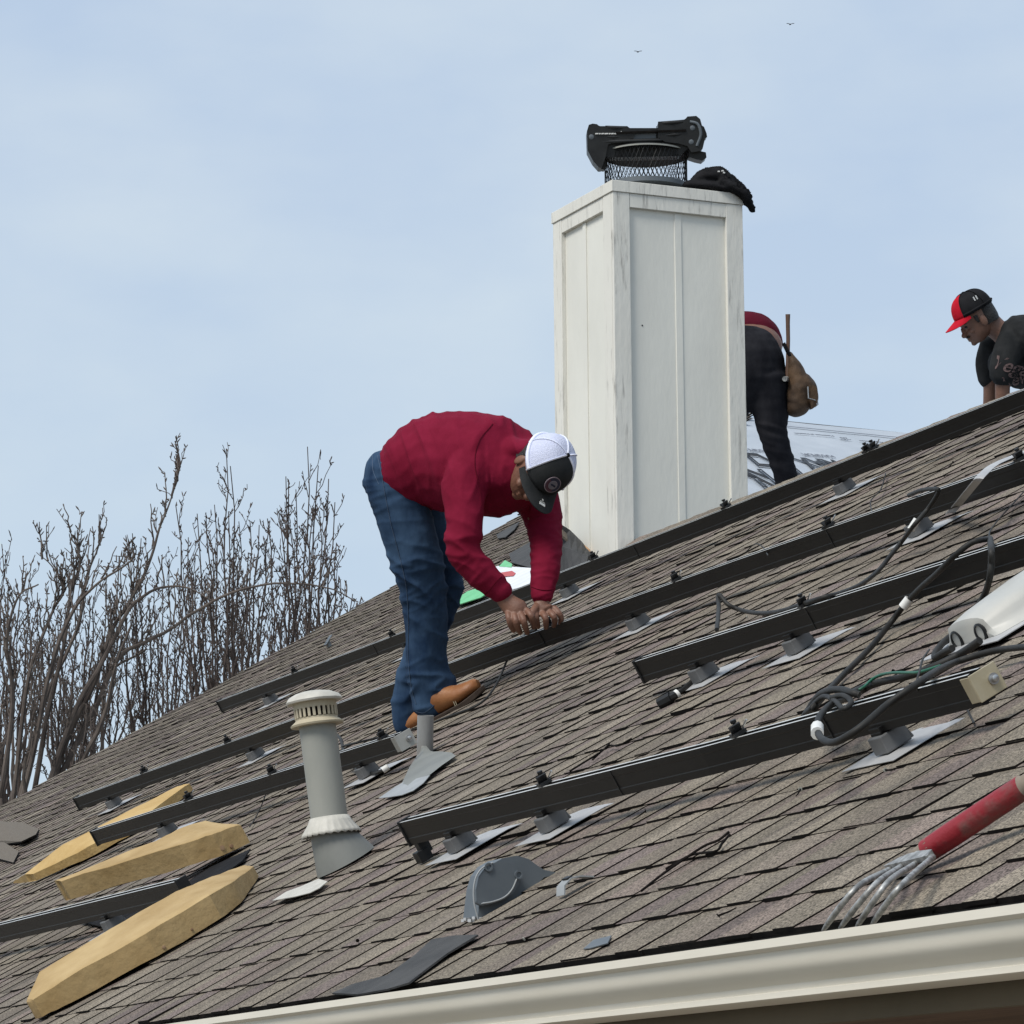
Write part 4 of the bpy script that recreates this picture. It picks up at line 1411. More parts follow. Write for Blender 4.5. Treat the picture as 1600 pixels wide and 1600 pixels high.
def smooth_pts(pts, k=4):
    """Catmull-Rom on centres and radii"""
    if len(pts) < 3:
        return pts
    V_ = [Vec((*p[0], p[1])) if False else (Vec(p[0]), p[1], p[2]) for p in pts]
    P = [(V_[0][0] * 2 - V_[1][0], V_[0][1], V_[0][2])] + V_ + [(V_[-1][0] * 2 - V_[-2][0], V_[-1][1], V_[-1][2])]
    out = []
    for i in range(1, len(P) - 2):
        for j in range(k):
            t = j / k
            a, b_, c, d = P[i - 1], P[i], P[i + 1], P[i + 2]
            f = lambda x0, x1, x2, x3: 0.5 * ((x1 * 2) + (x2 - x0) * t + (x0 * 2 - x1 * 5 + x2 * 4 - x3) * t * t + (x1 * 3 - x0 - x2 * 3 + x3) * t ** 3)
            out.append((f(a[0], b_[0], c[0], d[0]), b_[1] + (c[1] - b_[1]) * t, b_[2] + (c[2] - b_[2]) * t))
    out.append(V_[-1])
    return out


def blob(name, limbs, m, parent, origin, voxel=0.006, smooth=3, disp=None, ends=None):
    b = MB()
    for L in limbs:
        b.loft(ring_tube(smooth_pts(L)))
    tmp = b.build('tmp_blob', m)
    rm = tmp.modifiers.new('r', 'REMESH')
    rm.mode = 'VOXEL'
    rm.voxel_size = voxel
    sm = tmp.modifiers.new('s', 'SMOOTH')
    sm.factor = 0.5
    sm.iterations = smooth
    dg = bpy.context.evaluated_depsgraph_get()
    me = bpy.data.meshes.new_from_object(tmp.evaluated_get(dg))
    bpy.data.objects.remove(tmp)
    me.name = name
    o = Vec(origin)
    for v in me.vertices:
        p = v.co.copy()
        if disp:
            p += v.normal * disp(p)
        v.co = p - o
    me.materials.clear()
    me.materials.append(m)
    me.polygons.foreach_set('use_smooth', [True] * len(me.polygons))
    ob = bpy.data.objects.new(name, me)
    C.objects.link(ob)
    if parent is not None:
        ob.parent = parent
    else:
        ob.location = o
    return ob


class Fig:                                          # a figure standing at a given distance; d = metres towards the camera
    def __init__(s, depth):
        s.D = depth
        s.k = depth / F_PX

    def p(s, x, y, d=0.0):
        return at(x, y, s.D - d)

    def L(s, pts):
        """(x, y, d, r in-plane px, r depth px)"""
        return [(s.p(q[0], q[1], q[2]), q[3] * s.k, (q[4] if len(q) > 4 else q[3]) * s.k) for q in pts]

    def pix(s, w):
        q = w - CAM
        z = q.dot(FWD)
        return 800 + F_PX * q.dot(RIGHT) / z, 800 + F_PX * q.dot(DOWN) / z, s.D - z


# jacket dropped on the chimney's far corner
fg = Fig(depth_of(chm.location + cl_(hx_ - 0.1, hy_ - 0.1, hc)))
jk = blob('jacket', [fg.L([(1082, 287, 0.02, 6, 14), (1100, 277, 0.02, 12, 26), (1120, 278, 0, 15, 34), (1140, 288, 0, 14, 34), (1156, 294, 0.02, 9, 22)]),
                     fg.L([(1072, 289, 0.03, 6, 16), (1100, 290, 0.03, 10, 26), (1130, 294, 0.02, 10, 30), (1152, 299, 0.02, 7, 22)]),
                     fg.L([(1112, 268, 0.0, 6, 16), (1124, 266, 0.0, 5, 14), (1135, 272, 0, 5, 12)]),
                     fg.L([(1128, 285, 0.05, 11, 20), (1148, 294, 0.06, 9, 16), (1163, 304, 0.06, 9, 13), (1169, 316, 0.05, 7, 10), (1177, 328, 0.04, 4, 6)])],
           M['black_cloth'], None, chm.location + cl_(hx_ - 0.1, hy_ - 0.1, hc + .05), 0.006, 2,
           lambda p: 0.012 * noise.noise(p * 18) + 0.008 * abs(noise.noise(p * 34)) - 0.004)
tag(jk, 'black jacket dropped over the right corner of the chimney top', 'jacket')
bb = MB()
for x, y in ((1123, 268), (1131, 270), (1129, 267)):
    bb.box(fg.p(x, y, 0.085), (.008, .008, .006))
bb.build('buckle', M['tape'], jk, jk.location)

# ================================================================== UNDERLAYMENT
ua = onQ(1120, 659.2)
un = thing('underlayment', onQ(1180, 760), 'white printed underlayment on the roof slope right of the chimney', 'underlayment')
b = MB()
e0, e1 = B_HIP + Vec((0, 0.02, 0)) + QV * .06, B_HIP + Vec((0, 9, 0)) + QV * 1.36
g_ = []
for k in range(9):
    f = k / 8
    row = []
    for j in range(25):
        h = 0.006 + 0.006 * noise.noise(Vec((k * 0.9, j * 0.5, 2)))
        row.append(e0.lerp(e1, j / 24) + QV * ((4.55 - 1.3 * j / 24) * f) + QN * h)
    g_.append(row)
# keep to the slope right of the hip line
for k, row in enumerate(g_):
    f = k / 8
    hip = B_HIP.lerp(A_HIP, min(1, 4.55 * f / (A_HIP - B_HIP).dot(QV)))
    if f > 0:
        row[:] = [hip + QN * 0.006 + (row[-1] - hip) * (j / 24) + QN * (0.006 * noise.noise(Vec((k * 0.9, j * 0.5, 2)))) for j in range(25)]
b.sheet([[p - un.location for p in r] for r in g_], 0.002)
b.build('sheet', M['wrap'], un, smooth=40)
for off in (0.30,):
    b = MB()
    b.prism([B_HIP + QV * off + QN * 0.016 - un.location, B_HIP + QV * (off + .02) + QN * 0.016 - un.location, e1 + QV * (off + .02) + QN * 0.016 - un.location, e1 + QV * off + QN * 0.016 - un.location], QN * 0.001)
    b.build('lap_line', M['ink_grey'], un)


def q_text(body, px, py, size, m, outline=0.0, bold=0.0, sc=1.0):
    o = onQ(px, py, 0.02)
    X, Y = Vec((0, -1, 0)), QV
    Z = X.cross(Y).normalized()
    mtx = frame_matrix(o, X, Y * sc, Z)
    return text_mesh('lettering', body, size, mtx, m, un, un.location, 0.0008, 0, outline, bold)


q_text('MAXIMUM', 1278, 711, 0.043, M['ink_grey'], sc=2.2)
q_text('MAXIMUM', 1180, 703, 0.043, M['ink_grey'], sc=2.2)
q_text('MAX', 1284, 724, 0.135, M['ink'], bold=0.003, sc=3.3)
q_text('LZ', 1182, 717, 0.15, M['ink'], outline=0.004, sc=3.6)
q_text('XK', 1186, 745, 0.17, M['ink'], outline=0.004, sc=4.4)
q_text('X', 1252, 742, 0.17, M['ink'], outline=0.004, sc=4.0)
q_text('Maximum protection', 1272, 679, 0.03, M['ink_grey'], sc=1.6)
q_text('High traction', 1362, 690, 0.03, M['ink_grey'], sc=1.6)
q_text('20', 1320, 685, 0.06, M['ink_grey'], sc=1.6)

# ================================================================== PEOPLE
def vdir(a, b, c):                                  # right, up, towards the camera
    return RIGHT * a - DOWN * b - FWD * c


HEADP = [(0.105, 0.03, -0.03, 0.025), (0.092, 0.06, -0.066, 0.05), (0.06, 0.085, -0.09, 0.068), (0.02, 0.096, -0.098, 0.075), (-0.01, 0.098, -0.096, 0.076), (-0.03, 0.093, -0.09, 0.074),
         (-0.05, 0.090, -0.082, 0.071), (-0.08, 0.091, -0.064, 0.066), (-0.105, 0.090, -0.04, 0.057), (-0.125, 0.086, -0.012, 0.044), (-0.138, 0.070, 0.02, 0.026)]


def ell_rings(c, a, b, d, n=12, m=9):               # ellipsoid from three half-axis vectors
    out = []
    for i in range(1, m):
        th = math.pi * i / m
        out.append([c + d * math.cos(th) + (a * math.cos(2 * math.pi * q / n) + b * math.sin(2 * math.pi * q / n)) * math.sin(th) for q in range(n)])
    return out


def head_rings(Cc, f, u, r, k=1.0):           # the top of the skull is left to the cap or hair
    rings = []
    for t, fr, ba, w in HEADP[3:]:
        cx, hx = (fr + ba) / 2, (fr - ba) / 2
        ring = []
        for q in range(24):
            a = 2 * math.pi * q / 24
            ca, sa = math.cos(a), math.sin(a)
            ring.append(Cc + (u * t + f * (cx + hx * ca) + r * (w * math.copysign(abs(sa) ** 0.85, sa))) * k)
        rings.append(ring)
    P = lambda a, b, c: Cc + (f * a + u * b + r * c) * k
    parts = [rings]
    parts.append(ell_rings(P(0.094, -0.048, 0), f * 0.016 * k, r * 0.011 * k, u * 0.026 * k))
    parts.append(ell_rings(P(0.104, -0.068, 0), f * 0.017 * k, r * 0.017 * k, u * 0.015 * k))
    parts.append(ell_rings(P(0.090, -0.012, 0), f * 0.014 * k, r * 0.055 * k, u * 0.010 * k))
    parts.append(ell_rings(P(0.090, -0.094, 0), f * 0.011 * k, r * 0.026 * k, u * 0.006 * k))
    parts.append(ell_rings(P(0.089, -0.106, 0), f * 0.011 * k, r * 0.023 * k, u * 0.007 * k))
    parts.append(ell_rings(P(0.078, -0.128, 0), f * 0.016 * k, r * 0.022 * k, u * 0.014 * k))
    for s in (-1, 1):
        parts.append(ell_rings(P(-0.008, -0.045, s * 0.078), f * 0.019 * k, r * 0.008 * k, u * 0.032 * k))
        parts.append(ell_rings(P(0.070, -0.065, s * 0.042), f * 0.02 * k, r * 0.02 * k, u * 0.016 * k))
    return parts


def limbs_blob(name, limbs, m, parent, origin, voxel, smooth=2, disp=None):
    """limbs: tapered-tube descriptions or ready ring lists"""
    b = MB()
    for L in limbs:
        if isinstance(L[0], (list,)) and isinstance(L[0][0], Vec):
            b.loft(L)
        else:
            b.loft(ring_tube(smooth_pts(L)))
    tmp = b.build('tmp_blob', m)
    rm = tmp.modifiers.new('r', 'REMESH')
    rm.mode = 'VOXEL'
    rm.voxel_size = voxel
    sm = tmp.modifiers.new('s', 'SMOOTH')
    sm.factor = 0.5
    sm.iterations = smooth
    dg = bpy.context.evaluated_depsgraph_get()
    me = bpy.data.meshes.new_from_object(tmp.evaluated_get(dg))
    bpy.data.objects.remove(tmp)
    me.name = name
    o = Vec(origin)
    nr = [v.normal.copy() for v in me.vertices]
    for v, nn in zip(me.vertices, nr):
        p = v.co.copy()
        if disp:
            p += nn * disp(p)
        v.co = p - o
    me.materials.clear()
    me.materials.append(m)
    me.polygons.foreach_set('use_smooth', [True] * len(me.polygons))
    ob = bpy.data.objects.new(name, me)
    C.objects.link(ob)
    ob.parent = parent
    if disp:
        s2 = ob.modifiers.new('soften', 'SMOOTH')
        s2.factor = 0.5
        s2.iterations = 5
    return ob


def make_cap(Cc, f, u, r, parent, o, mat_front, mat_rear, mat_seam, mat_brim, mat_button, split=62, a=0.112, bw=0.093, h=0.112, brim=0.078, droop=0.028, tilt=0.0, rear_rim=True):
    def P(ph, th, k=1.0):
        c = abs(math.cos(th)) ** 0.72
        fr = f * math.cos(ph) * a + r * math.sin(ph) * bw
        return Cc + (fr * c + u * (h * math.sin(th) ** 0.95)) * k - o
    cap = bpy.data.objects.new('cap', None)
    C.objects.link(cap)
    cap.parent = parent
    b = MB()
    n, mth = 60, 12
    for i in range(n):
        p0, p1 = 2 * math.pi * i / n - math.pi, 2 * math.pi * (i + 1) / n - math.pi
        front = abs(math.degrees((p0 + p1) / 2)) < split
        for j in range(mth):
            t0, t1 = math.pi / 2 * j / mth, math.pi / 2 * (j + 1) / mth
            b.add([P(p0, t0), P(p1, t0), P(p1, t1), P(p0, t1)], [(0, 1, 2, 3)], 0 if front else 1)
    cr = b.build('crown', [mat_front, mat_rear], cap)
    bm = bmesh.new()
    bm.from_mesh(cr.data)
    bmesh.ops.remove_doubles(bm, verts=bm.verts, dist=0.0004)
    bmesh.ops.recalc_face_normals(bm, faces=bm.faces)
    bm.to_mesh(cr.data)
    bm.free()
    cr.data.polygons.foreach_set('use_smooth', [True] * len(cr.data.polygons))
    sl = cr.modifiers.new('thickness', 'SOLIDIFY')
    sl.thickness = 0.003
    b = MB()
    for ph in (split, -split, 118, -118, 180):
        b.tube([P(rad(ph), math.pi / 2 * t / 14, 1.004) for t in range(15)], 0.0042, 6, flat=0.6)
    if rear_rim:
        b.tube([P(rad(split + (360 - 2 * split) * t / 40), 0.10, 1.004) for t in range(41)], 0.0085, 8, flat=0.8)
    b.build('seams', mat_seam, cap, smooth=60)
    b = MB()
    b.lathe([(0.008, -0.002), (0.008, 0.003), (0.005, 0.006), (0.001, 0.0065)], c=P(0, math.pi / 2), ax=u, n=14)
    b.build('button', mat_button, cap, smooth=60)
    g_ = []
    for j in range(6):
        row = []
        for i in range(21):
            s = -1 + 2 * i / 20
            ph = rad(66) * s
            L = brim * (max(0, 1 - abs(s) ** 2.6)) ** 0.62
            row.append(P(ph, 0.02) + f * (L * j / 5) - u * (droop * s * s * (0.25 + 0.75 * j / 5) + tilt * L * j / 5 - 0.006 * (j / 5) * (1 - s * s)))
        g_.append(row)
    b = MB()
    b.sheet(g_, 0.0045)
    b.build('brim', mat_brim, cap, smooth=50)
    return cap, P, g_


# ------------------------------------------------------------------ the bent worker in front
F1 = Fig(13.49)
foot = on(690, 1122, 0.0)
man = thing('person', foot, 'person bent double in maroon shirt, jeans and white-backed cap, both hands on a rail', 'person')
MO = man.location
u1 = vdir(0.70, 0.30, 0.65).normalized()
f1 = vdir(-0.15, -0.87, 0.47)
f1 = (f1 - u1 * f1.dot(u1)).normalized()
r1 = f1.cross(u1).normalized()
C1 = F1.p(851, 727, 0.42)
HC1 = C1 - u1 * 0.004 + f1 * 0.004
L1 = F1.L
near_hand = [L1([(775, 918, .455, 12), (784, 930, .46, 12, 10), (795, 943, .465, 15, 10), (807, 953, .475, 18, 10), (812, 958, .478, 16, 9)]),
             L1([(794, 957, .48, 5), (795, 966, .50, 4.9), (798, 977, .495, 4.5), (803, 986, .47, 3.9)]),
             L1([(803, 959, .487, 5.2), (806, 970, .512, 5), (809, 980, .50, 4.6), (813, 989, .47, 4)]),
             L1([(813, 959, .49, 5.3), (818, 969, .515, 5.1), (821, 980, .505, 4.7), (824, 989, .475, 4)]),
             L1([(823, 954, .485, 5.2), (830, 962, .51, 5), (833, 971, .50, 4.7), (834, 981, .475, 4)]),
             L1([(802, 944, .45, 6.6), (818, 955, .425, 6), (829, 968, .41, 5), (836, 979, .42, 4.2)])]
far_hand = [L1([(849, 928, .40, 11), (848, 940, .41, 11, 9), (846, 949, .42, 14, 9), (849, 955, .425, 17, 9)]),
            L1([(835, 953, .43, 5.2), (837, 963, .458, 5), (839, 972, .452, 4.6), (841, 980, .43, 3.9)]),
            L1([(846, 957, .432, 5.3), (852, 965, .465, 5), (853, 974, .458, 4.6), (853, 981, .437, 3.9)]),
            L1([(857, 955, .427, 5.2), (865, 963, .455, 5), (867, 971, .445, 4.6), (865, 978, .42, 3.9)]),
            L1([(866, 950, .42, 5), (874, 959, .44, 4.7), (877, 967, .43, 4.3), (875, 974, .41, 3.7)]),
            L1([(838, 948, .43, 6), (832, 957, .458, 5.4), (832, 967, .462, 4.8), (836, 977, .45, 4)])]
body = [L1([(620, 740, .0, 34, 46), (632, 742, .02, 50, 66), (684, 722, .08, 66, 72), (733, 725, .16, 72, 78), (785, 732, .24, 60, 66), (816, 736, .31, 36, 40), (832, 732, .36, 24, 26), (842, 736, .40, 24, 25)]),
        L1([(745, 730, .28, 26), (726, 750, .36, 25), (724, 798, .42, 21), (723, 858, .46, 19), (752, 900, .46, 17), (779, 924, .458, 12)]),
        L1([(836, 765, .12, 30), (853, 850, .26, 20), (851, 900, .35, 17), (849, 934, .405, 11)]),
        L1([(622, 750, .06, 34), (634, 810, .08, 35), (655, 885, .08, 28), (664, 960, .06, 24), (668, 1040, .03, 22), (676, 1092, .02, 17), (686, 1106, .03, 14)]),
        L1([(626, 760, -.12, 42), (660, 830, -.12, 36), (688, 895, -.10, 23), (676, 965, -.13, 20), (646, 1050, -.16, 20), (632, 1112, -.16, 15), (640, 1130, -.15, 13)])]
body += near_hand + far_hand + head_rings(HC1, f1, u1, r1, .94)
limbs_blob('body', body, M['skin'], man, MO, 0.0029, 1)
for (x, y, d) in ((853.5, 979.5, .452),):
    b = MB()
    b.lathe([(0.0055, 0), (0.0045, 0.0018), (0.001, 0.0024)], c=F1.p(x, y, d) - MO, ax=vdir(0, -.3, 1), n=10)
    b.build('fingernail', M['nail'], man, smooth=60)
for s in (-1, 1):
    b = MB()
    b.loft(ell_rings(HC1 + f1 * 0.082 - u1 * 0.034 + r1 * (0.032 * s) - MO, f1 * 0.011, r1 * 0.012, u1 * 0.009))
    b.build('eye', M['ink'], man, smooth=60)
# hair at the back and sides under the cap
b = MB()
for j in range(6):
    pass
hr_rings = []
for t, k in ((0.03, 1.035), (-0.005, 1.05), (-0.035, 1.045), (-0.06, 1.03)):
    fr, ba, w = 0.02, -0.097 + max(0, -t - .03) * .5, 0.077
    hr_rings.append([HC1 + u1 * t + f1 * (-0.03 + 0.068 * math.cos(a) * k) + r1 * (w * math.sin(a) * k) - MO for a in [2 * math.pi * q / 24 for q in range(24)]])
b.loft(hr_rings)
b.build('hair', M['hair'], man, smooth=60)


def crease(q, sharp=3.0):                           # narrow raised ridges instead of soft ripples
    return max(0.0, 1 - abs(noise.noise(q)) * 2.2) ** sharp


def shirt_disp(p):
    x, y, d = F1.pix(p)
    n = noise.noise
    s1 = (x - 600) * 0.96 + (y - 700) * -0.28
    a = 0.004 * n(Vec((s1 * 0.05, y * 0.010, d * 3)))
    wb = max(0, min(1, (735 - x) / 60)) * (1 if y < 815 else 0)
    a += 0.008 * wb * crease(Vec((s1 * 0.036, y * 0.007 + 5, d * 1.5)), 2.4)
    a += 0.004 * wb * crease(Vec((s1 * 0.075, y * 0.010 + 9, d * 2)), 2.5)
    if x < 800 and y > 690:                          # near sleeve: creases gathered at the elbow
        q = y - x * 0.42
        we = math.exp(-((y - 850) / 42) ** 2)
        a += 0.011 * we * crease(Vec((q * 0.045, x * 0.022, 3)), 2.2)
        wf = math.exp(-((y - 905) / 30) ** 2)
        a += 0.006 * wf * crease(Vec(((y + x * .7) * 0.05, x * 0.02, 11)), 2.5)
        wu = math.exp(-((y - 770) / 45) ** 2) * (1 if x > 690 else 0)
        a += 0.006 * wu * crease(Vec(((x * .9 + y * .35) * 0.045, y * 0.012, 8)), 2.5)
    if x > 815 and y > 800:
        a += 0.005 * crease(Vec((y * 0.075, x * 0.03, 2)), 2.5)
    if 760 < x < 850 and y < 800:
        a += 0.008 * crease(Vec(((x * 0.85 - y * 0.3) * 0.05, y * 0.012, 8)), 2.5)
    return a + 0.0016 * n(p * 14) - 0.002


shirt = [L1([(629, 740, .02, 56, 74), (640, 737, .03, 61, 78), (684, 721, .08, 76, 84), (733, 724, .16, 82, 88), (785, 731, .24, 76, 86), (812, 730, .30, 54, 60), (828, 722, .35, 34, 36)]),
         L1([(776, 704, .14, 38, 40), (742, 726, .30, 41, 40), (727, 762, .38, 35, 34), (727, 800, .43, 29), (724, 856, .46, 26), (752, 897, .465, 23), (776, 920, .462, 19, 17), (787, 930, .46, 17, 15)]),
         L1([(812, 740, .16, 48, 44), (843, 790, .16, 34), (853, 845, .25, 25.5), (850, 900, .35, 22), (847, 938, .41, 16, 15)]),
         L1([(796, 706, .29, 24, 30), (820, 704, .36, 19, 27), (833, 708, .39, 15, 25)])]
sh_o = limbs_blob('shirt', shirt, M['shirt'], man, MO, 0.005, 9, shirt_disp)


def jean_disp(p):
    x, y, d = F1.pix(p)
    n = noise.noise
    a = 0.004 * n(Vec((x * 0.02, y * 0.016, d * 4)))
    kn = math.exp(-((y - 905) / 50) ** 2)
    a += 0.012 * kn * crease(Vec((x * 0.014, (y - x * 0.5) * 0.034, 4)), 2.2)
    a += 0.006 * kn * crease(Vec((x * 0.02, (y + x * 0.35) * 0.05, 14)), 2.5)
    hip = math.exp(-((y - 765) / 50) ** 2)
    a += 0.007 * hip * crease(Vec((x * 0.012, (y + x * 0.12) * 0.055, 7)), 2.5)
    shin = math.exp(-((y - 1000) / 45) ** 2)
    a += 0.006 * shin * crease(Vec((x * 0.018, (y - x * 0.6) * 0.03, 17)), 2.5)
    hem = math.exp(-((y - 1070) / 36) ** 2)
    a += 0.012 * hem * crease(Vec((x * 0.022, (y + x * 0.25) * 0.04, 2)), 2.2)
    return a + 0.0018 * n(p * 18) - 0.003


jeans = [L1([(625, 738, .02, 52, 70), (618, 748, .02, 52, 72), (616, 765, .02, 48, 66)]),
         L1([(613, 742, .07, 43), (620, 770, .08, 45), (633, 812, .085, 45), (652, 878, .085, 40), (662, 930, .07, 36), (666, 985, .05, 34), (667, 1037, .035, 33), (676, 1076, .03, 36, 33), (672, 1110, .03, 31, 28)]),
         L1([(626, 755, -.09, 44), (648, 795, -.10, 48), (660, 830, -.11, 42), (690, 893, -.10, 34), (684, 950, -.12, 29), (658, 1020, -.15, 28), (640, 1082, -.16, 28), (637, 1120, -.16, 26), (640, 1137, -.16, 25)])]
jo = limbs_blob('jeans', jeans, M['jeans'], man, MO, 0.005, 6, jean_disp)
# hem and outer seam, belt and pocket
b = MB()
seam = [(596, 718, .26), (604, 760, .28), (611, 800, .27), (618, 840, .25), (627, 880, .215), (635, 920, .17), (638, 970, .15), (638, 1030, .12), (642, 1080, .11)]
dep = bpy.context.evaluated_depsgraph_get()


def surf_d(ob, x, y, off=0.002):                     # distance of the cloth surface on a sight line
    o_ = CAM - MO
    dr = ray(x, y)
    hit, loc, nrm, idx = ob.ray_cast(o_, dr.normalized(), distance=60)
    return (loc - dr.normalized() * off) if hit else None


bpy.context.view_layer.update()


def on_cloth(ob, pts, r, name, m, parent, n=6, flat=0.7):
    w = []
    for q in spline([Vec((x, y, 0)) for x, y in pts], 8):
        h = surf_d(ob, q.x, q.y)
        if h is not None:
            w.append(h)
    if len(w) > 2:
        b = MB()
        b.tube(w, r, n, flat=flat)
        return b.build(name, m, parent, smooth=60)


on_cloth(jo, [(590, 712), (596, 740), (602, 775), (610, 815), (619, 850), (628, 885), (635, 920), (638, 970), (638, 1030), (643, 1075), (650, 1100)], 0.0017, 'side_seam', M['denim_seam'], jo)
on_cloth(jo, [(582, 712), (583, 735), (592, 757)], 0.0015, 'pocket_seam', M['denim_seam'], jo)
on_cloth(jo, [(595, 722), (612, 745), (640, 757)], 0.0015, 'pocket_seam', M['denim_seam'], jo)
on_cloth(jo, [(650, 1112), (662, 1114), (674, 1106), (688, 1092), (700, 1080)], 0.0018, 'hem', M['denim_seam'], jo)

M['shirt_seam'] = mat('maroon_seam', (0.07, 0.002, 0.009), (0.09, 0.003, 0.012), 30, 0.9, spec=0.1)
on_cloth(sh_o, [(758, 929), (766, 921), (774, 911), (784, 901)], 0.0016, 'cuff_seam', M['shirt_seam'], sh_o)
on_cloth(sh_o, [(830, 917), (842, 921), (856, 922), (869, 919)], 0.0016, 'cuff_seam', M['shirt_seam'], sh_o)
on_cloth(sh_o, [(770, 662), (748, 690), (742, 725), (750, 765), (752, 790)], 0.0013, 'sleeve_seam', M['shirt_seam'], sh_o)
# boots: a vamp, a sole and a raised toe, set on the slope
def boot(px, py, d0, fwd_px, name, shaft=1.0):
    heel = F1.p(px, py, d0)
    toe = F1.p(*fwd_px)
    ax_ = (toe - heel)
    Lb = ax_.length
    ax_.normalize()
    side = ax_.cross(NX).normalized()
    upn = side.cross(ax_).normalized()
    bt = bpy.data.objects.new(name, None)
    C.objects.link(bt)
    bt.parent = man
    b = MB()
    rings = []
    for s_, w, h, z0 in ((0.0, .030, .10 * shaft, .016), (0.08, .037, .105 * shaft, .016), (0.3, .040, .105 * shaft, .016), (0.48, .043, .080 * min(1, shaft + .15), .017), (0.66, .049, .060, .020), (0.82, .049, .050, .026), (0.94, .038, .042, .032), (1.0, .016, .030, .036)):
        ring = []
        for q in range(20):
            a = 2 * math.pi * q / 20
            ca, sa = math.cos(a), math.sin(a)
            z = z0 + (h / 2) * (1 + math.copysign(abs(sa) ** 0.8, sa))
            ring.append(heel + ax_ * (Lb * s_) + side * (w * math.copysign(abs(ca) ** 0.75, ca) * (1 - 0.25 * max(0, sa))) + upn * z - MO)
        rings.append(ring)
    b.loft(rings)
    up_ = b.build('upper', M['leather'], bt, smooth=60)
    b = MB()
    rings = []
    for s_, w, z0, z1 in ((-0.02, .030, 0, .018), (0.06, .040, 0, .018), (0.3, .042, 0.002, .018), (0.42, .042, .008, .019), (0.66, .053, .002, .021), (0.84, .053, .006, .028), (0.97, .041, .014, .034), (1.03, .018, .022, .038)):
        rings.append([heel + ax_ * (Lb * s_) + side * x + upn * z - MO for x, z in ((-w, z0), (w, z0), (w, z1), (-w, z1))])
    b.loft(rings)
    b.build('sole', M['sole'], bt, bevel=.003)
    b = MB()
    for s_ in (0.60, 0.63):
        b.tube([heel + ax_ * (Lb * s_) + side * (x * 0.048) + upn * (0.02 + 0.062 * math.sqrt(max(0, 1 - x * x)) ** .9) - MO for x in [-1 + 2 * k / 12 for k in range(13)]], 0.0012, 5)
    b.build('stitching', M['tan'], up_)


boot(672, 1131, 0.03, (758, 1088, 0.13), 'boot')
boot(642, 1150, -0.15, (716, 1110, -0.06), 'boot', .55)

cap, PC, brim = make_cap(C1, f1, u1, r1, man, MO, M['charcoal'], M['mesh_white'], M['white_cloth'], M['charcoal'], M['black_cloth'], split=58, droop=0.034)
# round badge on the front panel
bc = PC(rad(4), rad(30), 1.012)
bn = (f1 * 0.80 + u1 * 0.60).normalized()
bx = r1
by = bn.cross(bx).normalized()
for k, (R_, m_) in enumerate(((0.0300, 'badge_rim'), (0.0272, 'badge_navy'), (0.0165, 'badge_rim'), (0.0150, 'badge_grey'))):
    b = MB()
    b.lathe([(R_, 0.0012 * k), (R_, 0.0012 * k + 0.002)], c=bc, ax=bn, n=36)
    b.build('badge', M[m_], cap)
b = MB()
b.lathe([(0.0272, 0.0016), (0.0272, 0.0036)], c=bc, ax=bn, n=36)
half = MB()
ring = [bc + bn * 0.0036 + (bx * math.cos(a) + by * math.sin(a)) * 0.0265 for a in [rad(-30) + rad(150) * k / 14 for k in range(15)]]
ring2 = [bc + bn * 0.0036 + (bx * math.cos(a) + by * math.sin(a)) * 0.018 for a in [rad(-30) + rad(150) * k / 14 for k in range(15)]]
half.prism(ring + ring2[::-1], bn * 0.0004)
half.build('badge', M['badge_maroon'], cap)
b = MB()
for k in range(5):
    b.box(bc + bn * 0.0062 + bx * (0.004 * (k - 2)), (0.0026, 0.0026, 0.006), Matrix((bx, bn, by)).transposed())
b.build('badge_lettering', M['badge_navy'], cap)
# sticker on the brim
row = brim[3]
sc_ = brim[3][10].lerp(brim[4][10], .3) + (u1 * 0.0035)
sxv, syv = r1, -f1
b = MB()
b.box(sc_ - r1 * .002 - f1 * .004, (0.026, 0.009, 0.0012), Matrix((r1, f1, u1)).transposed())
b.build('sticker', M['tape'], cap)
b = MB()
b.box(sc_ - r1 * .002 - f1 * -.004 + f1 * -0.0165, (0.022, 0.003, 0.0012), Matrix((r1, f1, u1)).transposed())
b.box(sc_ - r1 * .002 - f1 * .021, (0.006, 0.007, 0.0012), Matrix((r1, f1, u1)).transposed())
b.build('sticker', M['box_grey'], cap)

# ------------------------------------------------------------------ the worker behind the chimney
F2 = Fig(19.4)
m2o = F2.p(1226, 812, 0)
man2 = thing('person', m2o, 'person in black trousers bending behind the chimney, only hips and a leg showing', 'person')
L2 = F2.L
def E2(x, y, d, rx, ry, rd):
    k = F2.k
    return ell_rings(F2.p(x, y, d), RIGHT * (rx * k), FWD * rd, DOWN * (ry * k), 20, 14)


legs2 = [E2(1168, 577, 0, 60, 70, .165), L2([(1186, 585, 0, 46, 40), (1184, 612, 0, 42, 38)]),
         L2([(1196, 590, .03, 36), (1203, 640, .04, 29), (1208, 680, .05, 23, 24), (1220, 715, .03, 20), (1229, 755, .0, 18), (1234, 800, -.01, 17)]),
         L2([(1160, 590, -.05, 34), (1140, 650, -.10, 27), (1128, 700, -.12, 21), (1130, 750, -.15, 18), (1132, 790, -.16, 17)])]
def d2(p):
    x, y, d = F2.pix(p)
    return 0.007 * noise.noise(Vec((x * .02, y * .07, d))) + 0.003 * noise.noise(p * 15) + (0.009 * noise.noise(Vec((x * .02, (y - x * .3) * .11, 3))) if y > 660 else 0)


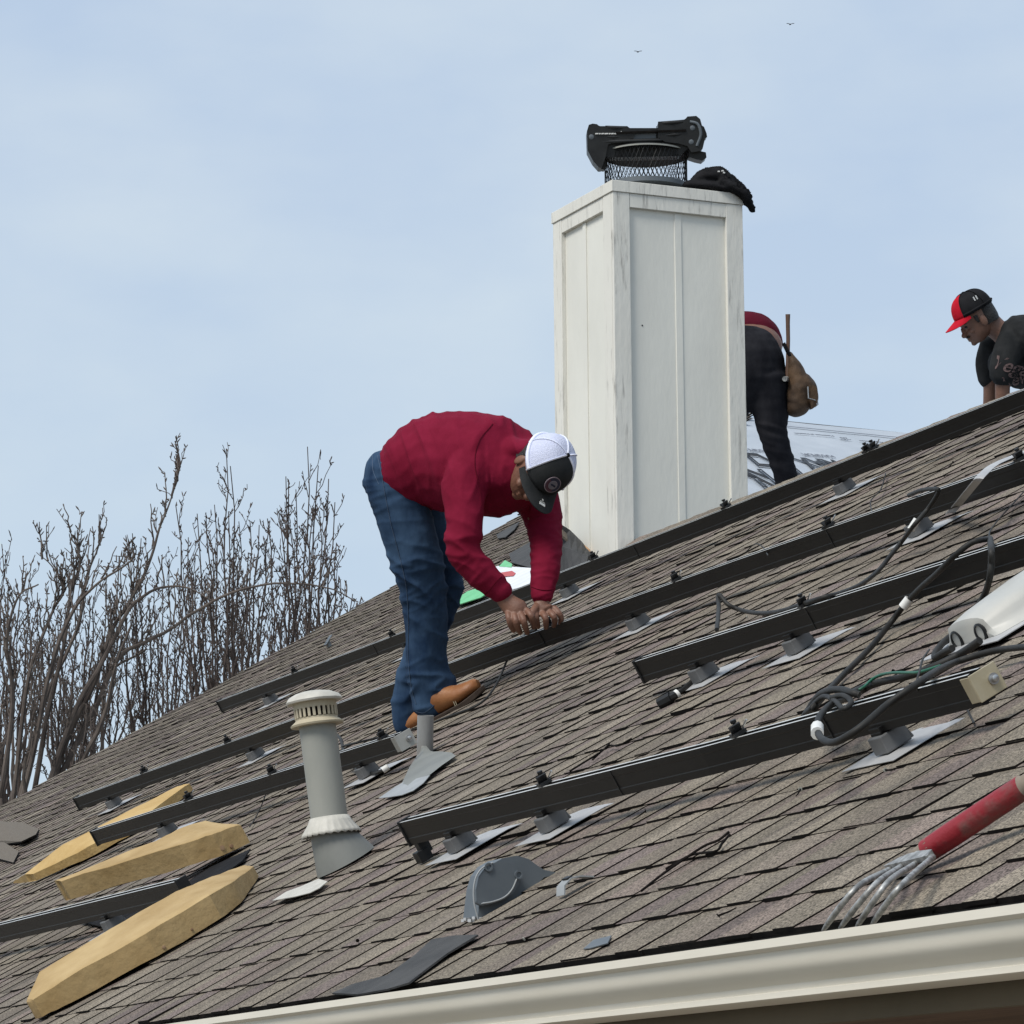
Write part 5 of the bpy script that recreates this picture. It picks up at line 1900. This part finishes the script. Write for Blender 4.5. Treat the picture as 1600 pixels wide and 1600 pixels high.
body2 = [E2(1167, 541, -.11, 56, 40, .165), L2([(1160, 555, 0, 30, 32), (1130, 530, -.12, 28, 30), (1110, 516, -.02, 32, 38), (1075, 505, .08, 38, 44), (1030, 520, .1, 30, 36), (1010, 530, .1, 16, 18), (1000, 535, .1, 15, 16)]),
         L2([(1050, 520, .28, 20), (1045, 580, .3, 14), (1040, 640, .25, 11), (1040, 670, .24, 9)]), L2([(1040, 520, -.1, 20), (1030, 580, -.14, 14), (1020, 640, -.12, 11), (1018, 668, -.12, 9)]),
         L2([(1196, 590, .03, 24), (1206, 660, .04, 17), (1214, 690, .04, 13), (1229, 755, 0, 10), (1236, 800, -.01, 10)]), L2([(1160, 590, -.05, 26), (1130, 690, -.12, 16), (1132, 790, -.16, 12)])]
for bx_, by_, bd in ((1040, 680, .24), (1018, 678, -.12)):
    for k in range(5):
        body2.append(L2([(bx_ - 6 + 3 * k, by_ - 8, bd, 2.6), (bx_ - 7 + 3.4 * k, by_ + 5, bd + .01, 2.4), (bx_ - 7 + 3.4 * k, by_ + 14 - abs(k - 2) * 2, bd - .01, 2)]))
u2 = vdir(-0.85, -0.2, 0.2).normalized()
f2 = vdir(-0.2, -0.9, 0.1)
f2 = (f2 - u2 * f2.dot(u2)).normalized()
r2_ = f2.cross(u2).normalized()
body2 += head_rings(F2.p(975, 540, .1), f2, u2, r2_)
limbs_blob('body', body2, M['skin'], man2, m2o, 0.008, 1)
limbs_blob('trousers', legs2, M['black_denim'], man2, m2o, 0.006, 2, d2)
shirt2 = [E2(1164, 537, -.17, 60, 52, .18), L2([(1130, 530, -.16, 36, 38), (1110, 514, -.04, 42, 46), (1075, 507, .08, 44, 50), (1030, 522, .1, 34, 40)]),
          L2([(1050, 520, .28, 24), (1045, 580, .3, 18), (1041, 655, .25, 13)]), L2([(1040, 520, -.1, 24), (1030, 580, -.14, 18), (1020, 655, -.12, 13)])]
limbs_blob('shirt', shirt2, M['shirt_shaded'], man2, m2o, 0.007, 2, lambda p: .005 * noise.noise(p * 14))
b = MB()
hrr = F2.p(975, 540, .1)
b.loft(ell_rings(hrr + u2 * .03 - f2 * .012 - m2o, f2 * .105, r2_ * .082, u2 * .085))
b.build('hair', M['hair'], man2, smooth=60)
# belt as a band round the hips
# boots
for (x, y, d) in ((1236, 812, 0.0), (1136, 802, -.15)):
    b = MB()
    b.loft([[p - m2o for p in r] for r in ring_tube(smooth_pts(L2([(x - 4, y - 12, d, 13), (x + 1, y - 2, d, 13, 14), (x - 2, y + 3, d + .12, 11, 14), (x - 6, y + 5, d + .2, 8, 12)])))])
    b.build('boot', M['sole'], man2, smooth=60)

# tool pouch hanging at the hip, hammer in its loop
po = F2.p(1250, 600, .05)
pouch = thing('tool_pouch', po, 'worn brown leather tool pouch hanging at the hip of the worker behind the chimney', 'tool pouch')
pb_ = limbs_blob('pouch_bag', [L2([(1234, 552, .05, 6, 16), (1242, 580, .05, 13, 24), (1248, 605, .05, 19, 30), (1248, 630, .05, 20, 30), (1240, 642, .05, 14, 24)]),
                              L2([(1256, 590, .06, 9, 18), (1266, 612, .06, 12, 22), (1268, 628, .06, 10, 20)]), L2([(1232, 640, .05, 5, 14), (1238, 645, .05, 5, 14)])],
                 M['tan_leather'], pouch, po, 0.006, 2, lambda p: .010 * noise.noise(p * 11) + .004 * noise.noise(p * 30))
b = MB()
b.tube([F2.p(x, y, d) - po for x, y, d in ((1262, 604, .16), (1263, 622, .165), (1270, 624, .15), (1277, 626, .13), (1278, 632, .12), (1273, 636, .11))], 0.0035, 6)
b.build('wire_loop', M['steel'], pouch, smooth=60)
b = MB()
b.prism([F2.p(x, y, .14) - po for x, y in ((1270, 600), (1275, 604), (1278, 612), (1276, 634), (1268, 640), (1266, 622))], FWD * .12)
b.build('side_pocket', M['tan_leather'], pouch, bevel=.008)
b = MB()
b.tube([F2.p(x, y, .09) - po for x, y in ((1224, 536), (1232, 552), (1244, 572), (1250, 582))], 0.018, 8, flat=.5)
b.build('strap', M['black_cloth'], pouch, smooth=60)
hmr = thing('hammer', F2.p(1231, 545, .08), 'hammer with a dark brown handle standing up from the tool pouch', 'hammer')
b = MB()
hh = hmr.location
b.tube([F2.p(x, y, .08) - hh for x, y in ((1230, 590), (1231, 560), (1231.5, 530), (1231, 505), (1231, 491))], [.012, .012, .0125, .013, .015], 10, flat=.75)
b.build('handle', M['handle_wood'], hmr, smooth=50)
b = MB()
b.tube([F2.p(1226, 592, .14) - hh, F2.p(1230, 592, .08) - hh, F2.p(1233, 594, .03) - hh, F2.p(1236, 598, .0) - hh], [.013, .014, .011, .006], 10)
b.build('head', M['tine'], hmr, smooth=50)

# ------------------------------------------------------------------ the worker at the right edge
F3 = Fig(19.9)
m3o = F3.p(1690, 770, 0)
man3 = thing('person', m3o, 'person in a red and black cap and faded black T-shirt behind the ridge', 'person')
L3 = F3.L
f3 = vdir(-0.86, -0.50, 0.10).normalized()
u3 = vdir(-0.48, 0.86, 0.05)
u3 = (u3 - f3 * u3.dot(f3)).normalized()
r3 = f3.cross(u3).normalized()
C3 = F3.p(1521, 487, 0.02)
H3 = C3 - u3 * 0.016
body3 = head_rings(H3, f3, u3, r3, 1.0)
body3 += [L3([(1548, 505, 0, 17, 17), (1562, 518, 0, 17, 18), (1580, 528, .0, 22, 26), (1610, 530, 0, 34, 48), (1660, 560, 0, 36, 46), (1705, 620, 0, 36, 44)]),
          L3([(1584, 545, .06, 14), (1568, 590, .13, 12), (1566, 640, .12, 11), (1560, 690, .12, 8)]),
          L3([(1545, 555, -.2, 17), (1548, 600, -.2, 12), (1545, 650, -.2, 10), (1540, 690, -.2, 8)]),
          L3([(1705, 625, .1, 28), (1700, 700, .14, 22), (1690, 760, .14, 15), (1760, 765, .12, 12)]), L3([(1705, 625, -.1, 28), (1700, 700, -.14, 22), (1690, 760, -.14, 15), (1760, 765, -.12, 12)])]
for bx_, by_, bd in ((1558, 700, .12), (1538, 700, -.2)):
    for k in range(5):
        body3.append(L3([(bx_ + 4, by_ - 12, bd + .02 * (k - 2), 2.8), (bx_ - 6, by_ - 2, bd + .026 * (k - 2), 2.6), (bx_ - 16 + abs(k - 1.6) * 2, by_ + 2, bd + .03 * (k - 2), 2.2)]))
limbs_blob('body', body3, M['skin_dark'], man3, m3o, 0.0045, 1)
tee = [L3([(1572, 523, .0, 24, 34), (1590, 525, 0, 36, 54), (1620, 540, 0, 46, 58), (1660, 565, 0, 45, 54), (1705, 620, 0, 42, 50)]),
       L3([(1592, 524, .02, 26), (1578, 545, .10, 25), (1570, 570, .14, 23), (1567, 592, .14, 21, 21)]),
       L3([(1556, 540, -.16, 26), (1545, 565, -.2, 21), (1544, 596, -.21, 17)]),
       L3([(1560, 560, 0, 24, 40), (1590, 580, 0, 26, 44), (1630, 600, 0, 20, 40)])]
to = limbs_blob('t_shirt', tee, M['tee'], man3, m3o, 0.006, 3, lambda p: .006 * noise.noise(Vec((F3.pix(p)[0] * .09, F3.pix(p)[1] * .03, 2))) + .002 * noise.noise(p * 20))
limbs_blob('trousers', [L3([(1705, 620, 0, 40, 48), (1715, 640, 0, 40, 46)]), L3([(1705, 625, .1, 34), (1700, 700, .14, 27), (1690, 758, .14, 20), (1760, 763, .12, 16)]), L3([(1705, 625, -.1, 34), (1700, 700, -.14, 27), (1690, 758, -.14, 20), (1760, 763, -.12, 16)])],
           M['black_denim'], man3, m3o, .008, 2)
for sgn in (-1, 1):
    b = MB()
    b.loft(ell_rings(H3 + f3 * 0.083 - u3 * 0.033 + r3 * (0.034 * sgn) - m3o, f3 * 0.010, r3 * 0.012, u3 * 0.006))
    b.build('eye', M['ink'], man3, smooth=60)
    b = MB()
    b.tube([H3 + f3 * x - u3 * y + r3 * (z * sgn) - m3o for x, y, z in ((.094, .012, .018), (.092, .010, .036), (.078, .014, .054))], .0035, 6)
    b.build('eyebrow', M['hair'], man3, smooth=60)
b = MB()
hr_rings = []
for t, k in ((0.05, 1.03), (0.015, 1.06), (-0.02, 1.08), (-0.05, 1.08), (-0.075, 1.0)):
    hr_rings.append([H3 + u3 * t + f3 * (-0.045 + 0.058 * math.cos(a) * k) + r3 * (0.073 * math.sin(a) * k) - m3o for a in [2 * math.pi * q / 24 for q in range(24)]])
b.loft(hr_rings)
b.build('hair', M['hair'], man3, smooth=60)
b = MB()
for sgn in (-1, 1):
    b.tube([H3 + f3 * x - u3 * y + r3 * (.0765 * sgn) - m3o for x, y in ((.02, .0), (.022, .02), (.018, .04))], [.012, .010, .005], 6)
b.build('sideburns', M['hair'], man3, smooth=60)
b = MB()
b.tube([H3 + f3 * x - u3 * .086 + r3 * z - m3o for x, z in ((.088, -.026), (.098, -.01), (.098, .01), (.088, .026))], .004, 6)
b.build('moustache', M['hair'], man3, smooth=60)
cap3, P3, brim3 = make_cap(C3, f3, u3, r3, man3, m3o, M['cap_red'], M['black_cloth'], M['black_cloth'], M['cap_red'], M['black_cloth'], split=50, brim=0.07, droop=0.02, tilt=0.45, rear_rim=True)
b = MB()
for k in range(2):
    b.box(P3(rad(-100 - 9 * k), rad(32), 1.012), (.006, .006, .022), Matrix((f3, r3, u3)).transposed())
b.build('side_mark', M['tape'], cap3)
# faded script across the chest
bpy.context.view_layer.update()


def script_on(ob, body, px, py, size, rot, m, parent, o):
    hit, loc, nrm, idx = ob.ray_cast(CAM - o, ray(px, py).normalized(), distance=60)
    if not hit:
        return
    c = loc + o + (-FWD) * 0.02
    X = (RIGHT * math.cos(rot) - DOWN * math.sin(rot)).normalized()
    Y = (RIGHT * -math.sin(rot) - DOWN * math.cos(rot)).normalized()
    t_ = text_mesh('lettering', body, size, frame_matrix(c, X, Y, -FWD), m, parent, o, 0.004, 0.35, 0, 0.0012)
    # wrap it onto the cloth
    for v in t_.data.vertices:
        wpos = v.co + o
        x, y, d = F3.pix(wpos)
        h2, l2, n2, i2 = ob.ray_cast(CAM - o, ray(x, y).normalized(), distance=60)
        if h2:
            dd = depth_of(wpos) - depth_of(c)
            v.co = l2 - ray(x, y).normalized() * (0.003 - dd * 0.2)


script_on(to, 'Vegas', 1582, 574, 0.10, -0.25, M['tee_print'], man3, m3o)
script_on(to, 'Nevada', 1596, 592, 0.08, 0.25, M['tee_print'], man3, m3o)

# ================================================================== TREES (bare, winter)
def bare_tree(label, depth, base_px, forks, shoots, m, seed, twig=1.0, name='bare_tree', group='bare winter trees behind the roof', r0=0.09):
    """forks: pixel polylines of main limbs; shoots: (x, y) tips of near-upright shoots"""
    rnd = random.Random(seed)
    T = lambda x, y, d=0.0: at(x, y, depth - d)
    gp = T(base_px, 1500)
    base = Vec((gp.x, gp.y, 0))
    t = thing(name, base, label, 'tree', group)
    trunk, crown = MB(), MB()
    fork = T(base_px, 1400)
    trunk.tube([base - base, (fork - base) * .5 + Vec((.05, 0, 0)), fork - base], [r0 * 1.5, r0 * 1.15, r0], 10)
    px = depth / F_PX

    def jitter(a):
        return Vec((rnd.uniform(-a, a), rnd.uniform(-a, a), rnd.uniform(-a, a)))

    def shoot(p0, p1, ra, rb, bow, lvl, n=7, d_twig=0.16):
        """one limb from p0 to p1, turning upright, with twigs along it"""
        mid_up = Vec((0, 0, (p1 - p0).length * bow))
        pts = []
        for k in range(n + 1):
            f = k / n
            q = p0.lerp(p1, f) - mid_up * (f * (1 - f)) + jitter(0.012 * (1 + (lvl == 0)))
            pts.append(q)
        crown.tube(pts, [ra + (rb - ra) * (k / n) ** .8 for k in range(n + 1)], 5 if lvl else 6, cap=False)
        L = (p1 - p0).length
        if lvl < 2:
            s_ = 0.22 * L
            while s_ < L * 0.97:
                f = s_ / L
                k = min(n - 1, int(f * n))
                q = pts[k].lerp(pts[k + 1], f * n - k)
                tdir = (pts[k + 1] - pts[k]).normalized()
                side = (jitter(1) - tdir * 0)
                side = (side - tdir * side.dot(tdir))
                if side.length > 1e-3:
                    side.normalize()
                    ln = (rnd.uniform(0.10, 0.55) if lvl == 0 else rnd.uniform(0.05, 0.22)) * twig * (1.15 - 0.75 * f)
                    e = q + tdir * ln * 0.82 + side * ln * 0.5 + Vec((0, 0, ln * 0.22))
                    shoot(q, e, max(rb, 0.0042 if lvl == 0 else 0.0034), 0.0028, 0.12, lvl + 1, 3, 0.15)
                s_ += rnd.uniform(0.6, 1.5) * d_twig
        # bud spurs
        for k in range(2 if lvl else 9):
            f = rnd.uniform(0.35, 1)
            i_ = min(n - 1, int(f * n))
            q = pts[i_].lerp(pts[i_ + 1], f * n - i_)
            e = q + jitter(0.03) + Vec((0, 0, 0.025))
            crown.tube([q, q.lerp(e, .6), e], [0.004, 0.0058, 0.002], 4, cap=False)

    for pl in forks:                                # traced main limbs
        dd = rnd.uniform(-0.8, 0.8)
        w = spline([T(x, y, dd * (0.3 + 0.7 * i / len(pl))) - base for i, (x, y, r) in enumerate(pl)], 5)
        rs = []
        for i in range(len(pl) - 1):
            for j in range(5):
                rs.append((pl[i][2] + (pl[i + 1][2] - pl[i][2]) * j / 5) * px * .56)
        rs.append(pl[-1][2] * px * .56)
        w = [q + Vec((0, 0, noise.noise(q * 1.6) * .07 + noise.noise(q * 5) * .02)) for q in w]
        crown.tube(w, rs, 7, cap=False)
        n = len(w)
        for k in range(3, n - 1):
            for _ in range(2):
                if rnd.random() < 0.5 * (1.25 - 0.9 * k / n):
                    up = Vec((rnd.uniform(-.35, .35), rnd.uniform(-.35, .35), 1)).normalized()
                    ln = rnd.uniform(0.15, 0.55) * twig * (1.2 - 0.75 * k / n)
                    tan = (w[k + 1] - w[k]).normalized()
                    e = w[k] + tan * ln * rnd.uniform(0.1, .5) + up * ln
                    shoot(w[k].lerp(w[k + 1], rnd.random()), e, 0.0085, 0.0034, 0.1, 1, 5, 0.16)
    fk = fork - base
    for (x, y) in shoots:
        dd = rnd.uniform(-1.0, 1.0)
        tip = T(x, y, dd) - base
        start = T(base_px + (x - base_px) * 0.35 + rnd.uniform(-8, 8), 1330 - rnd.uniform(0, 90), dd * .4) - base
        crown.tube([fk, fk.lerp(start, .5) + Vec((0, 0, -.05)), start], [0.032, 0.024, 0.016], 6, cap=False)
        shoot(start, tip, 0.018, 0.0040, 0.10, 0, 10, 0.145)
    trunk.build('trunk', m, t, smooth=60)
    crown.build('crown', m, t)
    return t


rt = random.Random(11)


def fan(x0, x1, n, top, var):
    return [(x0 + (x1 - x0) * (k + rt.uniform(-.4, .4)) / max(1, n - 1), top(x0 + (x1 - x0) * k / max(1, n - 1)) + rt.uniform(0, var)) for k in range(n)]


bare_tree('tall upright bare tree with the two rightmost clusters of tips', 33, 470,
          [], [(480, 702), (495, 725), (446, 745), (451, 750), (466, 768), (510, 748), (519, 788), (527, 848), (440, 800), (503, 800), (534, 905), (547, 925), (420, 812), (458, 830), (488, 800), (512, 860), (540, 950)], M['bark'], 3)
bare_tree('upright bare tree whose single tallest shoot stands above the rest', 34, 350,
          [], [(352, 703), (365, 730), (337, 790), (323, 798), (308, 805), (375, 818), (393, 812), (407, 822), (421, 812), (276, 788), (292, 840), (330, 850), (385, 860), (360, 800), (400, 870)] + fan(280, 430, 9, lambda x: 860, 70), M['bark'], 5)
bare_tree('dense bare tree in the middle of the row', 36, 250,
          [], fan(180, 330, 15, lambda x: 850 + abs(x - 260) * .3, 90), M['bark'], 8)
bare_tree('bare tree with reddish upright twigs at the left', 35, 110,
          [], fan(50, 190, 13, lambda x: 930 - (x - 50) * .25, 90), M['bark'], 13)
bare_tree('bare tree cut by the left edge of the view', 33, 0,
          [], [(4, 850), (46, 893), (28, 905), (-12, 870), (60, 930)] + fan(-50, 70, 8, lambda x: 925, 110), M['bark'], 21)
bare_tree('leaning bare tree with long curved limbs arching to the right', 30, 20,
          [[(70, 1260, 9), (105, 1150, 8), (150, 1060, 7), (175, 990, 6), (215, 920, 5), (236, 872, 4), (252, 822, 3), (267, 785, 2.2), (279, 744, 1.4), (281, 733, 1)],
           [(60, 1270, 9), (90, 1180, 8), (125, 1090, 7), (170, 1020, 6), (210, 945, 5), (250, 915, 3.4), (290, 912, 2.4), (330, 935, 1.6)],
           [(40, 1270, 9), (95, 1200, 8), (140, 1120, 7), (185, 1035, 6), (240, 1000, 5), (330, 945, 4), (400, 922, 3.2), (470, 913, 2.6), (515, 920, 2), (560, 942, 1.4)],
           [(30, 1260, 8), (55, 1160, 7), (80, 1040, 6), (115, 960, 5), (150, 920, 3.4), (200, 880, 2.6), (210, 865, 1.4)],
           [(50, 1250, 8), (75, 1110, 7), (100, 1010, 5), (110, 930, 4), (125, 885, 3), (118, 848, 2), (108, 832, 1.2)],
           [(30, 1250, 7), (70, 1090, 6), (120, 990, 5), (135, 900, 3.2), (152, 855, 2.2), (160, 832, 1.2)],
           [(20, 1250, 7), (45, 1060, 6), (80, 960, 4), (100, 920, 2.6), (80, 880, 1.8), (57, 857, 1)],
           [(0, 1240, 8), (20, 1100, 7), (10, 1000, 5), (30, 930, 3), (60, 915, 2)],
           [(80, 1260, 8), (130, 1190, 7), (165, 1110, 5.5), (180, 1040, 4), (205, 980, 3)],
           [(60, 1262, 7), (150, 1190, 6), (160, 1120, 5), (168, 1060, 4), (230, 1010, 3)]],
          [(20, 960), (60, 1000), (-20, 940)], M['bark_pale'], 34, 0.8, 'leaning_tree', None, 0.13)
bare_tree('low bare tree whose tips just clear the slope, right of the dense one', 37, 420,
          [], fan(330, 520, 14, lambda x: 905 - (x - 330) * .12, 80), M['bark'], 44)
bare_tree('low bare tree filling the gap at the lower left', 38, 150,
          [], fan(60, 260, 13, lambda x: 990, 90), M['bark'], 55)

# two birds far up
for (x, y, lab) in ((1235, 38, 'tiny bird high up near the right edge'), (997, 81, 'tiny bird above the chimney')):
    bp = at(x, y, 120)
    b = MB()
    for sg in (-1, 1):
        b.sheet([[bp + RIGHT * (sg * .06 * k) + DOWN * (-0.03 * math.sin(k)) + FWD * (0.03 * q) for q in (-1, 0, 1)] for k in range(3)], .012)
    b.tube([bp - RIGHT * .03 + FWD * .08, bp, bp + FWD * -.08], [.01, .025, .01], 6)
    tag(b.build('bird', M['ink'], None, bp), lab, 'bird')

# loose bits on the slope
for k, (x, y) in enumerate(((1385, 1206), (1124, 1434), (1397, 1051), (1168, 966), (1490, 724), (1476, 745), (820, 1470), (560, 1472), (1010, 1270), (1252, 1236))):
    u, v = uv(x, y, .012)
    t = roof_thing('roofing_nail', u, v, 'small loose roofing nail lying on the shingles', 'nail', 'small loose nails on the slope')
    a = k * 1.3
    b = MB()
    b.tube([(0, 0, .016), (.02 * math.cos(a), .02 * math.sin(a), .013), (.034 * math.cos(a), .034 * math.sin(a), .0125)], [.002, .0016, .001], 6)
    b.build('shank', M['shingle_edge'], t)
    b = MB()
    b.lathe([(.0042, -.0008), (.0042, .0008)], c=(0, 0, .016), ax=(math.cos(a), math.sin(a), .2), n=10)
    b.build('head', M['galv'] if k % 3 == 0 else M['shingle_edge'], t)
